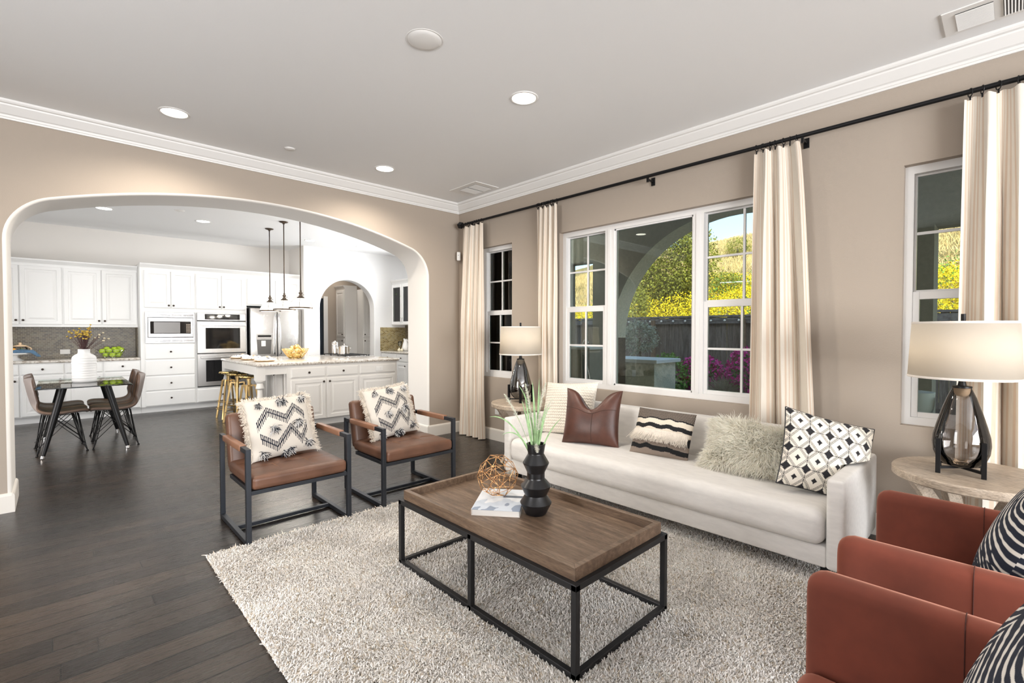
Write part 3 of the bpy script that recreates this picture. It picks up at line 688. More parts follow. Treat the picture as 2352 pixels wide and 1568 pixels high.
# shaggy fur cushion
root, (u, v, A) = pillow('fur_cushion', 'shaggy cream fur lumbar cushion lying against the sofa back', .58, .36, .19, 'fur_cream', (3.27, 1.19, ZS), math.radians(-86), math.radians(34), math.radians(2), N=60, pinch=.03)
n = 11000; uu = rng.uniform(-1, 1, n); vv = rng.uniform(-1, 1, n); gi = ((vv+1)/2*59).astype(int); gj = ((uu+1)/2*59).astype(int); B = A[gi, gj]+rng.normal(0, .003, (n, 3))
cl = np.stack([np.sin(uu*5+vv*3), np.zeros(n), np.cos(uu*4-vv*5)], 1)
D = np.stack([uu*.7, -.9+.3*np.abs(vv), vv*.5-.1], 1)+.5*cl+rng.normal(0, .25, (n, 3))
fc = np.array([.97, .935, .85])[None]*np.clip(1+.08*rng.normal(0, 1, (n, 1)), .6, 1.08)
strands('fur', B, D, rng.uniform(.05, .09, n), rng.uniform(.0016, .0030, n), 'fur_cloth', root, K=5, sides=2, droop=1.0, curl=.5, taper=.15, col=np.clip(fc, 0, .98))
def diamonds(u, v):
    c = np.broadcast_to(np.array([.78, .73, .64]), u.shape+(3,)).copy(); x = u*2.35+.15; y = v*2.05+.1
    dk = np.array([.016, .015, .018])
    for ox, oy, rx, ry in ((0, 0, .27, .29), (.5, .5, .155, .17)):
        a = (x+ox+.5) % 1-.5; b_ = (y+oy+.5) % 1-.5; d = (np.abs(a)/rx)**.82+(np.abs(b_)/ry)**.82; jag = .10*np.sin(a*70+b_*90)
        c[d+jag < 1] = dk
    a = (x+.5) % 1-.5; b_ = (y+.5) % 1-.5
    for kk, ln in ((.43, .016), (.50, .014), (.37, .010)):
        q = np.abs(np.abs(a)*.98+np.abs(b_)*.92-kk); c[q < ln] = dk
    c[(np.abs(b_) < .012) & (np.abs(a) > .27)] = dk; c[(np.abs(a) < .012) & (np.abs(b_) > .29)] = dk
    return c
pillow('diamond_cushion', 'black and cream diamond print cushion leaning on the near arm of the sofa', .50, .48, .15, 'pattern_print', (3.20, .755, ZS-.005), math.radians(-57), math.radians(25), math.radians(14), diamonds, 'black_plastic', N=340, pinch=.06, piping='black_plastic')
def squash(root, fn):
    """press a cushion against what it leans on: fn maps world coordinates to world coordinates"""
    M = Matrix.LocRotScale(root.location, root.rotation_euler, None); Mi = M.inverted(); Ma = np.array(M); Ia = np.array(Mi)
    for o in root.children:
        me = o.data; n = len(me.vertices); c = np.empty(n*3, np.float32); me.vertices.foreach_get('co', c); c = c.reshape(-1, 3).astype(float)
        w = fn(c @ Ma[:3, :3].T+Ma[:3, 3]); me.vertices.foreach_set('co', (w @ Ia[:3, :3].T+Ia[:3, 3]).astype(np.float32).ravel()); me.update()
def on_sofa(w):
    w[:, 2] = np.maximum(w[:, 2], ZS+.004*np.clip(w[:, 2]-ZS+.1, 0, .1)); lim = np.where(w[:, 2] < .59, .681, .681-np.clip((w[:, 2]-.59)/.05, 0, 1)*.3); w[:, 1] = np.maximum(w[:, 1], lim)
    w[:, 0] = np.minimum(w[:, 0], 3.583+(w[:, 2]-.42)*.06+np.clip((w[:, 2]-.69)/.03, 0, 1)*.2); return w
for o in [q for q in bpy.data.objects if q.parent is None and q.get('category') == 'cushion' and q.location.x > 2.9]: squash(o, on_sofa)
# ---------------------------------------------------------------- side tables and lamps
def side_table(label, loc, rz=0):
    t = thing('side_table', label, 'table', loc, rz, 'round wooden side tables at the ends of the sofa')
    MB().lathe([(0, .573), (.335, .573), (.343, .580), (.343, .613), (.338, .62), (0, .62)], 64).build('table_top', 'oak_pale', t, smooth=True, auto=35)
    zs = np.linspace(0, .573, 18); rr = .125+.145*np.abs((zs-.25)/.323)**1.7
    for k in range(4):
        pts = [(r+.035, z) for r, z in zip(rr, zs)]+[(r-.035, z) for r, z in zip(rr[::-1], zs[::-1])]
        MB().prism(pts, -.032, .032, 'y').xf(Matrix.Rotation(PI/4+k*PI/2, 4, 'Z')).build('leg', 'oak_pale', t, bevel=.003)
    MB().lathe([(0, .23), (.13, .23), (.13, .27), (0, .27)], 32).build('hub', 'oak_pale', t, smooth=True, auto=35)
    return t
s1 = side_table('round wooden side table in the room corner behind the far sofa arm', (3.545, 3.545, 0), math.radians(20))
s2 = dup(s1, (3.465, .13, 0), math.radians(-12), 'round wooden side table behind the coral armchairs at the near sofa arm')
def table_lamp(label, loc, glass, rz):
    t = thing('table_lamp', label, 'lamp', loc, rz, 'glass table lamps with drum shades')
    z0 = -.62
    sh = MB().lathe([(.222, 1.118+z0), (.207, 1.410+z0)], 64, cap=False).build('lamp_shade', 'lamp_shade', t, smooth=True, solid=.002)
    b = MB(); b.lathe([(.223, 1.116+z0), (.2245, 1.118+z0), (.224, 1.128+z0), (.2215, 1.128+z0)], 64, cap=False); b.build('shade_trim', 'napkin_cream', t, smooth=True)
    b = MB(); b.lathe([(.208, 1.400+z0), (.2095, 1.402+z0), (.209, 1.412+z0), (.206, 1.412+z0)], 64, cap=False); b.build('shade_trim', 'napkin_cream', t, smooth=True)
    b = MB(); b.lathe([(0, 1.398+z0), (.010, 1.398+z0), (.010, 1.452+z0), (0, 1.452+z0)], 16)
    for k in range(3): b.bar((0, 0, 1.4+z0), (.206*math.cos(k*2*PI/3), .206*math.sin(k*2*PI/3), 1.4+z0), .004)
    b.build('finial', 'black_metal', t)
    MB().lathe([(0, 1.066+z0), (.040, 1.066+z0), (.040, 1.074+z0), (.018, 1.078+z0), (.014, 1.10+z0), (.014, 1.20+z0), (0, 1.20+z0)], 24).build('neck', 'black_metal', t, smooth=True, auto=40)
    MB().lathe([(.034, 1.066+z0), (.033, 1.05+z0), (.030, 1.035+z0), (.020, 1.022+z0), (0, 1.018+z0)], 24).build('socket', 'lamp_socket', t, smooth=True)
    MB().ball((0, 0, 1.245+z0), .03, 16, 12, (1, 1, 1.3)).build('light_bulb', 'bulb', t, smooth=True)
    pr = [(0, .652), (.045, .653), (.075, .665), (.098, .69), (.112, .73), (.1165, .775), (.113, .815), (.100, .87), (.080, .945), (.058, 1.015), (.042, 1.055), (.038, 1.066)]
    MB().lathe([(r, z+z0) for r, z in pr], 64, cap=False).build('glass_body', glass, t, smooth=True)
    for k in range(4):
        a = PI/4+k*PI/2; x, y = .122*math.cos(a), .122*math.sin(a)
        MB().cbox((x, y, .091), (.02, .02, .18)).xf(Matrix.Identity(4)).build('leg', 'black_metal', t, bevel=.001)
    b = MB(); q = .122*math.cos(PI/4); b.bar((-q, -q, .029), (q, q, .029), .013); b.bar((-q, q, .029), (q, -q, .029), .012); b.build('cross_bar', 'black_metal', t)
    l = light('lamp_glow', 'POINT', (loc[0], loc[1], loc[2]+.62), (0, 0, 0), 7, (1, .83, .66), shadow_soft_size=.03)
    return t
table_lamp('smoked glass table lamp glowing on the side table in the room corner', (3.535, 3.585, .62), 'smoke_glass_mirror', math.radians(0))
table_lamp('large smoked glass table lamp glowing beside the coral armchairs', (3.43, .185, .62), 'smoke_glass', math.radians(3))
# ---------------------------------------------------------------- curtains on their rod
rod = thing('curtain_rod', 'long black curtain rod across the window wall', 'curtain rod', (3.86, 1.6, 2.752))
MB().tube([(3.86, -2.2, 2.752), (3.86, 5.0, 2.752)], .0145, 14).build('rod', 'black_metal', rod, smooth=True, auto=40, world=True)
b = MB().cbox((0, 0, 0), (.062, .062, .062)); b.xf(Matrix.Translation((3.86, 5.035, 2.752)) @ Matrix.Rotation(PI/4, 4, 'Y') @ Matrix.Rotation(.35, 4, 'Z')); b.build('finial', 'black_metal', rod, bevel=.006, world=True)
for y in (2.29, 1.06, 4.80, -.15):
    b = MB(); b.bar((3.86, y, 2.722), (3.955, y, 2.722), .014); b.cbox((3.955, y, 2.722), (.01, .035, .07)); b.bar((3.86, y, 2.70), (3.86, y, 2.745), .016); b.build('bracket', 'black_metal', rod, world=True)
C0, C1 = np.array([.73, .675, .595]), np.array([.62, .485, .37])
def curtain(label, top, bot, folds, width, phase, seed):
    r = np.random.default_rng(seed); Ns, Nt = 300, 70; s, t = np.meshgrid(np.linspace(0, 1, Ns), np.linspace(0, 1, Nt)); e = t**.75
    ya, yb = top[0]+(bot[0]-top[0])*e, top[1]+(bot[1]-top[1])*e
    am = .016+.034*np.clip(t*2.2, 0, 1); ph = 2*PI*folds*s+.5*np.sin(2*PI*s*1.3+seed)+.35*np.sin(t*2.2+seed*2)*np.sin(2*PI*s)
    warp = .55/(2*PI*folds)*np.sin(2*ph+.8)*np.clip(t*4, .2, 1)
    sy = np.clip(s+warp*(1-np.abs(2*s-1)**6), 0, 1)
    y = ya+(yb-ya)*sy; x = 3.862+am*np.sin(ph)*(1+.25*np.sin(2*PI*s*2.3+seed))+.012*np.sin(3*PI*t+seed)*np.sin(2*PI*s*1.7)*t
    z = 2.716-2.706*t-.006*np.cos(ph*2)*(t < .02)
    f = (s*width+phase) % .30; st = (f > .125) & (((f-.125)/.0265) % 1 < np.where(((f-.125)//.0265) % 2 < 1, .56, .30))
    col = lerp_col(C0, C1, st.astype(float)*.85)*(1+.02*r.normal(0, 1, s.shape))[..., None]
    root = thing('window_curtain', label, 'curtain', (3.862, (top[0]+top[1])/2, 2.716), 0, 'striped curtain panels')
    A = np.stack([x, y, z], -1)-np.array(root.location); grid_obj('cloth', A, 'curtain_cloth', root, col)
    nr = folds*2+1
    for k in range(nr):
        yy = top[0]+(top[1]-top[0])*(k+.5)/nr+r.normal(0, .006)-root.location.y; tilt = r.normal(0, .5)
        P = [(-.002+.024*math.cos(a)*math.cos(tilt), yy+.024*math.cos(a)*math.sin(tilt)*.8, .0315+.024*math.sin(a)-.003) for a in np.linspace(0, 2*PI, 17)[:-1]]
        b = MB().tube(P, .0026, 6, closed=True); b.cbox((-.002, yy, -.002), (.005, .008, .024)); b.build('curtain_ring', 'black_metal', root)
    return root
curtain('striped cream curtain panel in the room corner beside the arch', (4.985, 4.585), (5.10, 4.56), 4, 1.15, .02, 1)
curtain('striped cream curtain panel between the narrow window and the big window', (3.665, 3.365), (3.66, 3.33), 4, 1.2, .16, 2)
curtain('striped cream curtain panel behind the near end of the sofa', (1.385, 1.075), (1.41, .93), 3, 1.0, .115, 3)
curtain('striped cream curtain panel behind the large lamp', (.222, -.32), (.235, -.42), 4, 1.35, .10, 4)
# ---------------------------------------------------------------- coral armchairs
def coral_chair(label, cx, cy):
    t = thing('coral_armchair', label, 'chair', (cx, cy, 0), 0, 'coral velvet armchairs')
    w, d, th, rc = .815, .80, .088, .24; hx = w/2-th/2; yf = d/2; yb = -d/2+th/2
    path = [(hx, yf-y) for y in (0, .004, .012, .025, .045, .08, .14, .22, .30, .40)]
    path += [(hx-rc+rc*math.cos(a), yb+rc-rc*math.sin(a)) for a in np.linspace(0, PI/2, 9)]
    path += [(x, yb) for x in np.linspace(hx-rc, 0, 4)[1:]]; path += [(-x, y) for x, y in path[-2::-1]]
    P = np.array(path); n = len(P); T = np.gradient(P, axis=0); T /= np.linalg.norm(T, axis=1)[:, None]; Nn = np.stack([T[:, 1], -T[:, 0]], 1)
    S_ = np.concatenate([[0], np.cumsum(np.linalg.norm(np.diff(P, axis=0), axis=1))]); Lt = S_[-1]; sec = []
    for i in range(n):
        s_ = min(S_[i], Lt-S_[i]); r = .05; drop = r-math.sqrt(max(r*r-max(r-s_, 0)**2, 0)); k = .35+.65*math.sqrt(max(1-max(1-s_/.03, 0)**2, 0))
        rise = .17*min(1, max(0, (s_-.60)/.35))**2*(3-2*min(1, max(0, (s_-.60)/.35))); zt = .622-drop+rise; q = th/2*k; row = []
        for o, z in ((-q, .15), (-q, .36), (-q, zt-.045), (-q*.93, zt-.022), (-q*.7, zt-.007), (0, zt), (q*.7, zt-.007), (q*.93, zt-.022), (q, zt-.045), (q, .36), (q, .15)): row.append((P[i, 0]+Nn[i, 0]*o, P[i, 1]+Nn[i, 1]*o, z))
        sec.append(row)
    b = MB(); b.grid(np.array(sec)); m_ = 11
    b.add(sec[0], [tuple(range(m_))]); b.add(sec[-1], [tuple(range(m_))[::-1]]); b.build('arms_and_back', 'velvet_coral', t, smooth=True, auto=60)
    for s in (-1, 1):
        xm = s*(w/2-th/2); y = yf-.36; q = th/2+.0006
        pts = [(xm+s*o, y, z) for o, z in ((q, .20), (q, .577), (q*.94, .601), (q*.71, .6165), (q*.35, .6212), (0, .6232), (-q*.35, .6212), (-q*.71, .6165), (-q*.94, .601), (-q, .577), (-q, .36))]
        MB().tube(pts, .0013, 6).build('seam', 'coral_seam', t)
    MB().rbox((0, .02, .19), (w-th*2+.01, d-.05, .09), .02, 3, 3).build('seat_base', 'velvet_coral', t, smooth=True, auto=50)
    MB().rbox((0, .045, .275), (w-th*2-.004, d-.09, .13), .045, 4, 8, .012, 2).build('seat_cushion', 'velvet_coral', t, smooth=True)
    for sx in (-1, 1):
        for sy in (-1, 1): MB().tube([(sx*.31, sy*.30, .152), (sx*.335, sy*.325, .012)], [.018, .010], 12).build('leg', 'black_metal', t, smooth=True, auto=40)
    return t
o1 = coral_chair('coral velvet armchair nearest the camera', 1.338, .035)
o2 = dup(o1, (2.435, .035, 0), 0, 'coral velvet armchair beside the near sofa arm')
def zebra(u, v):
    w = smooth_noise(u*3, v*3, 1.6, 11); a = np.abs(u)*1.0; f = 21*(v*.8+.75*a-.35*a*a)+2.2*w; g = smooth_noise(u*22, v*22, 1.5, 12)
    on_ = (np.sin(2*PI*f/2)+.55*g > .50); mid = (np.sin(2*PI*f*.8)+.9*g > .95)
    A1 = np.clip((np.sin(2*PI*f/2)+.55*g-.50)/.22+.5, 0, 1); A2 = np.clip((np.sin(2*PI*f*.8)+.9*g-.95)/.25+.5, 0, 1); t_ = np.where(v < -.15, A2, A1)[..., None]; return np.array([.012, .016, .030])*(1-t_)+np.array([.72, .68, .62])*t_
for lab, x, rz in (('navy and white zebra print cushion on the coral armchair nearest the camera', 1.40, 176), ('navy and white zebra print cushion on the coral armchair beside the sofa', 2.47, 173)):
    pillow('zebra_cushion', lab, .54, .55, .20, 'pattern_weave', (x, .05, .352), math.radians(rz), math.radians(20), 0, zebra, N=380, pinch=.04, group='zebra print cushions on the coral armchairs')
# ---------------------------------------------------------------- things on the coffee table
vz = .402
vs = thing('vase', 'tall black faceted ceramic vase on the coffee table', 'vase', (1.815, 1.725, vz))
pr = [(0, 0), (.050, 0), (.055, .004), (.082, .058), (.083, .062), (.060, .098), (.0585, .102), (.079, .147), (.0795, .151), (.048, .186), (.0465, .192), (.0465, .218), (.048, .224), (.0685, .266), (.069, .270), (.0425, .316), (.042, .320), (.050, .366), (.050, .370), (.047, .371), (.044, .366), (.038, .32), (.036, .22), (0, .18)]
MB().lathe(pr, 64, cap=False).build('body', 'vase_black', vs, smooth=True, auto=14)
sc_ = 1.04
RV = np.array([.725, -.689, 0]); FV = np.array([.689, .725, 0]); UZ = np.array([0, 0, 1.])
gr = thing('ornamental_grass', 'artificial plumed grass standing in the black vase', 'plant', (1.815, 1.725, vz+.37))
def blade(end, bow, w, depth=0, droop=0):
    p0 = np.array([0, 0, -.14]); pe = RV*end[0]+UZ*end[1]+FV*depth; c = RV*end[0]*bow[0]+UZ*bow[1]+FV*depth*.5; P = []
    for t in np.linspace(0, 1, 16): P.append((1-t)**2*p0+2*t*(1-t)*c+t*t*pe)
    return np.array(P)
def leaf_mesh(b, P, w):
    T = np.gradient(P, axis=0); T /= np.linalg.norm(T, axis=1)[:, None]; s = np.cross(T, FV); s /= np.linalg.norm(s, axis=1)[:, None]; k = np.sin(PI*np.clip(np.linspace(.12, 1, len(P)), 0, 1))**.7*w/2
    nrm_ = np.cross(s, T); b.grid(np.stack([P-s*k[:, None]+nrm_*k[:, None]*.3, P, P+s*k[:, None]+nrm_*k[:, None]*.3], 1))
for e, bw, w, dp in (((-.25, .135), (.45, .17), .008, .02), ((-.18, .055), (.4, .115), .008, -.05), ((.135, .145), (.35, .07), .007, -.04), ((.085, .185), (.5, .20), .008, .05), ((-.02, .33), (.2, .18), .012, .0), ((-.09, .30), (.1, .20), .010, .05), ((-.075, .23), (.6, .14), .009, -.03), ((-.06, .27), (.6, .12), .010, .03), ((.03, .29), (.3, .12), .008, .06), ((.055, .22), (.4, .10), .008, -.03), ((.01, .25), (1, .12), .008, -.05), ((.045, .12), (.4, .16), .007, .08), ((-.03, .20), (.5, .1), .008, .09), ((.02, .34), (.6, .2), .009, .04)):
    b = MB(); leaf_mesh(b, blade(e, bw, w, dp), w); b.build('leaf', 'grass_leaf', gr, smooth=True)
for e, bw, dp in (((-.165, .258), (.35, .10), 0), ((-.055, .31), (.2, .12), .02), ((.055, .315), (.0, .16), .03), ((.085, .235), (.1, .14), -.02), ((.02, .17), (.3, .1), -.06), ((.005, -.03), (-1.5, .06), -.065)):
    P = blade(e, bw, 0, dp); MB().tube(P, .0013, 5).build('stem', 'grass_leaf', gr, smooth=True); k = rng.uniform(8.5, 15, 420); i = np.minimum(k.astype(int), 14); B = P[i]+(P[i+1]-P[i])*(k-i)[:, None]; T = P[i+1]-P[i]; T /= np.linalg.norm(T, axis=1)[:, None]
    strands('plume', B, T*1.0+rng.normal(0, .75, (420, 3)), rng.uniform(.008, .02, 420)*np.clip((15.2-k)/3+.35, .3, 1), .0006, 'plume', gr, K=2, taper=.2, curl=.2)
bk = thing('book', 'hardback book with a pale blue cover lying on the coffee table', 'book', (1.762, 1.945, .402), math.atan2(-.2, .16)+0)
W_, H_ = .255, .335                                       # local x along the spine edge, y away from the camera
u, v = np.meshgrid(np.linspace(0, 1, 90), np.linspace(0, 1, 110)); f = smooth_noise(u*4, v*4, 1.7, 21)+.4*smooth_noise(u*12, v*12, 1.5, 22)
c = np.broadcast_to(np.array([.62, .68, .76]), u.shape+(3,)).copy(); c[f > .25] = (.84, .86, .89); c[f < -.45] = (.26, .32, .42); k = (v > .78)-0.0; c[(v > .80)] = (.78, .82, .88); c[(v > .58) & (v < .68) & (u > .55)] = (.12, .15, .20)
A = np.stack([(u-.5)*W_, (v-.5)*H_, np.full_like(u, .0315)], -1); grid_obj('front_cover', A, 'book_jacket', bk, c, solid=.002)
b = MB(); b.box(-W_/2, -H_/2, 0, W_/2, H_/2, .002); b.box(-W_/2, -H_/2, .002, -W_/2+.002, H_/2, .031); b.build('case', 'napkin_cream', bk)
MB().box(-W_/2+.003, -H_/2+.004, .002, W_/2-.004, H_/2-.004, .0305).build('pages', 'paper', bk)
gm = thing('wire_ornament', 'copper wire geometric ball ornament on the pale blue book', 'ornament', (1.79, 2.0, .434))
bm = bmesh_ = None
import bmesh
bm = bmesh.new(); bmesh.ops.create_icosphere(bm, subdivisions=2, radius=.113); R_ = np.random.default_rng(4)
for vv_ in bm.verts: vv_.co *= 1+R_.uniform(-.05, .05)
bm.transform(Matrix.Rotation(.5, 4, 'X') @ Matrix.Rotation(.3, 4, 'Y')); zmin = min(q.co.z for q in bm.verts); b = MB()
for e in bm.edges:
    if R_.random() < .82: b.tube([e.verts[0].co-Vector((0, 0, zmin-.002)), e.verts[1].co-Vector((0, 0, zmin-.002))], .0017, 5)
b.build('wire_frame', 'copper_wire', gm, smooth=True)
b = MB(); vv_ = [q.co-Vector((0, 0, zmin-.002)) for q in bm.verts]
for k in range(14): b.tube([vv_[k]*.98, vv_[k]*.62+Vector((0, 0, .045)), vv_[(k*5+7) % 42]*.98], .0012, 5)
b.build('inner_wires', 'copper_wire', gm); bm.free()
# ---------------------------------------------------------------- ceiling and wall fittings of the living room
def downlight(label, x, y, m, e, colr, r=.085, zc=ZC, grp='recessed ceiling lights'):
    t = thing('ceiling_light', label, 'light', (x, y, zc), 0, grp)
    MB().lathe([(r, -.001), (r+.004, -.006), (r+.018, -.004), (r+.02, 0)], 40, cap=False).build('trim_ring', 'trim_white', t, smooth=True)
    MB().lathe([(0, -.003), (r, -.003)], 40, cap=False).build('diffuser', m, t)
    light('downlight_beam', 'SPOT', (x, y, zc-.02), (0, 0, 0), e, colr, spot_size=math.radians(158), spot_blend=.75, shadow_soft_size=.07)
    return t
LW = (1, .91, .79)
downlight('round recessed ceiling light above the arch, nearest the left frame edge', .685, 4.53, 'can_light', 115, LW)
downlight('round recessed ceiling light over the middle of the room', 2.49, 2.49, 'can_light', 115, LW)
downlight('round recessed ceiling light near the arch and the window corner', 2.505, 4.56, 'can_light', 115, LW)
downlight('round recessed ceiling light behind the camera', .685, 2.2, 'can_light', 20, LW)
sp = thing('ceiling_speaker', 'round white flush speaker in the ceiling', 'speaker', (1.58, 2.40, ZC))
MB().lathe([(0, -.012), (.070, -.011), (.092, -.006), (.100, 0)], 48, cap=False).build('grille', 'trim_white', sp, smooth=True)
MB().lathe([(.100, 0), (.106, -.003), (.110, 0)], 48, cap=False).build('rim', 'trim_white', sp, smooth=True)
sk = thing('sprinkler_cover', 'small white sprinkler cover plate in the ceiling', 'sprinkler', (1.594, 4.67, ZC)); MB().lathe([(0, -.010), (.04, -.009), (.043, -.005), (.043, -.002)], 32, cap=False).build('plate', 'trim_white', sk, smooth=True)
MB().lathe([(.035, 0), (.047, -.003), (.05, 0)], 32, cap=False).build('ring', 'trim_white', sk, smooth=True)
def vent(label, x0, y0, x1, y1, banks):
    t = thing('ceiling_vent', label, 'vent', ((x0+x1)/2, (y0+y1)/2, ZC), 0, 'ceiling air vents'); b = MB(); e = .008
    b.box(x0, y0, ZC-e, x1, y1, ZC-.0005); b.build('plate', 'trim_white', t, bevel=.003, world=True)
    for bx0, by0, bx1, by1, ax in banks:
        MB().box(bx0, by0, ZC-e-.0012, bx1, by1, ZC-e-.0004).build('opening', 'black_plastic', t, world=True); b = MB(); n_ = int(((by1-by0) if ax == 'x' else (bx1-bx0))/.012)
        for k in range(n_):
            f_ = (k+.5)/n_
            if ax == 'x': y = by0+(by1-by0)*f_; b.bar((bx0, y, ZC-e-.004), (bx1, y, ZC-e-.004), .0055, .003, (0, .6, .8))
            else: x = bx0+(bx1-bx0)*f_; b.bar((x, by0, ZC-e-.004), (x, by1, ZC-e-.004), .0055, .003, (.6, 0, .8))
        b.build('louvres', 'trim_white', t, world=True)
vent('white ceiling vent above the narrow window by the corner', 3.45, 4.22, 3.80, 4.72, [(3.51, 4.30, 3.755, 4.44, 'x'), (3.51, 4.46, 3.755, 4.60, 'x')])
vent('white louvred ceiling vent above the large lamp', 3.46, -.36, 3.735, .30, [(3.50, .10, 3.70, .245, 'y'), (3.50, -.12, 3.70, .065, 'x'), (3.50, -.31, 3.70, -.155, 'y')])
mo = thing('motion_sensor', 'small white motion sensor box in the wall corner beside the curtain', 'sensor', (3.90, 5.13, 2.36)); b = MB().rbox((0, 0, 0), (.05, .065, .115), .012, 3, 3); b.xf(Matrix.Rotation(math.radians(-40), 4, 'Z')); b.build('housing', 'plastic_white', mo, smooth=True, auto=50)
MB().ball((-.022, -.02, .012), .006).build('lens', 'steel_dark', mo, smooth=True)
ol = thing('wall_outlet', 'white wall outlet below the narrow window', 'outlet', (XW-.002, 4.43, .385)); b = MB().cbox((-.002, 0, 0), (.006, .072, .116)); b.build('plate', 'plastic_white', ol, bevel=.002)
for z in (-.022, .022): MB().cbox((-.006, 0, z), (.003, .034, .03)).build('socket', 'trim_white', ol, bevel=.001)
# ---------------------------------------------------------------- kitchen cabinets
DOOR = [(0, 0), (0, .015), (.004, .019), (.052, .019), (.057, .011), (.074, .011), (.100, .0175)]
DRAW = [(0, 0), (0, .013), (.014, .019)]
RX90 = Matrix.Rotation(PI/2, 4, 'X')
def knob(parent, x, z, y=-.019):
    b = MB().lathe([(0, 0), (.006, 0), (.0055, .010), (.009, .014), (.0155, .019), (.0155, .024), (.010, .029), (0, .030)], 18)
    b.xf(Matrix.Translation((x, y, z)) @ RX90); return b.build('knob', 'bronze', parent, smooth=True)
def cabinet(name, label, loc, rz, w, z0, z1, depth, items, m='cabinet_white', toe=True, group=None, crown=0, cap=()):
    """local frame: front face at y=0 looking to -Y, x to the right"""
    t = thing(name, label, 'cabinet', loc, rz, group); b = MB()
    b.box(0, 0, z0+(.10 if toe else 0), w, depth, z1)
    for q in cap: b.box(*q)
    b.build('carcass', m, t)
    if toe: MB().box(0, .06, z0, w, depth, z0+.10).build('toe_kick', m, t)
    if crown:
        pr = [(0, z1), (.004, z1+.02), (.012, z1+.03), (.045, z1+.07), (.050, z1+.085), (.05, z1+crown), (-depth, z1+crown), (-depth, z1)]
        MB().prism([(-a, z) for a, z in pr], 0, w, 'x').build('crown', m, t)
    for it in items:
        k, x0, a0, x1, a1 = it[:5]; d = MB().panel(x0, a0, x1, a1, DOOR if k == 'door' else DRAW).build('door' if k == 'door' else ('drawer' if k == 'drawer' else 'false_front'), m, t)
        if len(it) > 5 and it[5]: knob(d, *it[5])
    return t
YF = 9.93; UPG = 'white wall cabinets above the tiled counter'
cabinet('wall_cabinet', 'white two-door wall cabinet above the tiled counter, nearer the arch edge', (-.87, 10.22, 0), 0, .94, 1.43, 2.37, .325, [('door', .012, 1.47, .462, 2.35, (.43, 1.53)), ('door', .475, 1.47, .930, 2.35, (.505, 1.53))], toe=False, group=UPG, crown=.065)
cabinet('wall_cabinet', 'white two-door wall cabinet above the green apple bowl, next to the microwave cabinet', (.07, 10.22, 0), 0, .922, 1.43, 2.37, .325, [('door', .012, 1.47, .453, 2.35, (.425, 1.53)), ('door', .466, 1.47, .908, 2.35, (.495, 1.53))], toe=False, group=UPG, crown=.065)
BG = 'white base cabinets under the back counter'
def base_unit(label, x0, x1, kn=True):
    w = x1-x0; return cabinet('base_cabinet', label, (x0, YF, 0), 0, w, 0, .888, .61, [('drawer', .012, .722, w-.012, .875, (w/2, .80)), ('door', .012, .115, w-.012, .70, (w-.05, .64) if kn else None)], group=BG)
base_unit('white base cabinet under the cake stand, partly hidden by the arch edge', -.90, -.402)
base_unit('white base cabinet behind the dining table, under the blue napkin', -.402, .075)
base_unit('white base cabinet behind the white vase', .075, .525)
base_unit('white base cabinet below the green apple bowl', .525, .992)
ctp = thing('countertop', 'speckled granite countertop along the back wall', 'countertop', (.05, 10.2, .93)); MB().rbox((.045, 10.22, .909), (1.89, .65, .042), .018, 3, 2).build('slab', 'granite', ctp, smooth=True, auto=50, world=True)
def uvbox(name, m, box, ax, parent=None):
    o = MB().box(*box).build(name, m, parent, world=parent is not None); me = o.data; ul = me.uv_layers.new(name='UVMap'); L = o.parent.location if parent else Vector((0, 0, 0))
    for lp in me.loops:
        c = me.vertices[lp.vertex_index].co+L; ul.data[lp.index].uv = ((c.x if ax == 'x' else c.y)+5, c.z)
    return o
bs = thing('backsplash', 'brown glazed mosaic tile backsplash behind the back counter', 'backsplash', (.05, 10.54, .93)); uvbox('tiles', 'mosaic_brown', (-.9, 10.538, .930, .9925, 10.549, 1.43), 'x', bs)
uvbox('tile_return', 'mosaic_brown', (.985, 10.235, .930, .9925, 10.538, 1.43), 'y', bs)
def outlet(label, loc, rz, wide=True, parent=None):
    t = thing('wall_outlet', label, 'outlet', loc, rz); w, h = (.118, .074) if wide else (.074, .118); b = MB().box(-w/2, -.007, -h/2, w/2, -.001, h/2); b.build('plate', 'plastic_white', t, bevel=.002)
    for s in (-.027, .027): MB().cbox((s, -.0078, 0) if wide else (0, -.0078, s), (.03, .002, .034)).build('socket', 'trim_white', t, bevel=.001)
    return t
outlet('white double outlet on the mosaic backsplash behind the dried flowers', (.09, 10.537, 1.035), 0)
cabinet('microwave_cabinet', 'tall white cabinet with a built-in microwave above four drawers', (.995, YF, 0), 0, .775, 0, 2.40, .615,
        [('door', .055, 1.76, .413, 2.375, (.385, 1.80)), ('door', .422, 1.76, .757, 2.375, (.452, 1.80))]+[('drawer', .055, a, .755, c, (.405, (a+c)/2)) for a, c in ((.11, .355), (.366, .607), (.62, .880), (.893, 1.14))], crown=.09)
cabinet('oven_cabinet', 'tall white cabinet around the double wall oven', (1.77, YF, 0), 0, .81, 0, 2.40, .615, [('door', .008, 1.76, .392, 2.365, (.365, 1.80)), ('door', .402, 1.76, .778, 2.365, (.43, 1.80)), ('drawer', .010, .11, .785, .34, (.40, .225))], crown=.09)
cabinet('fridge_cabinet', 'white two-door cabinet above the refrigerator', (2.58, YF, 0), 0, .972, 1.845, 2.40, .615, [('door', .012, 1.87, .50, 2.345, (.462, 1.905)), ('door', .51, 1.87, .965, 2.345, (.548, 1.905))], toe=False, crown=.09)
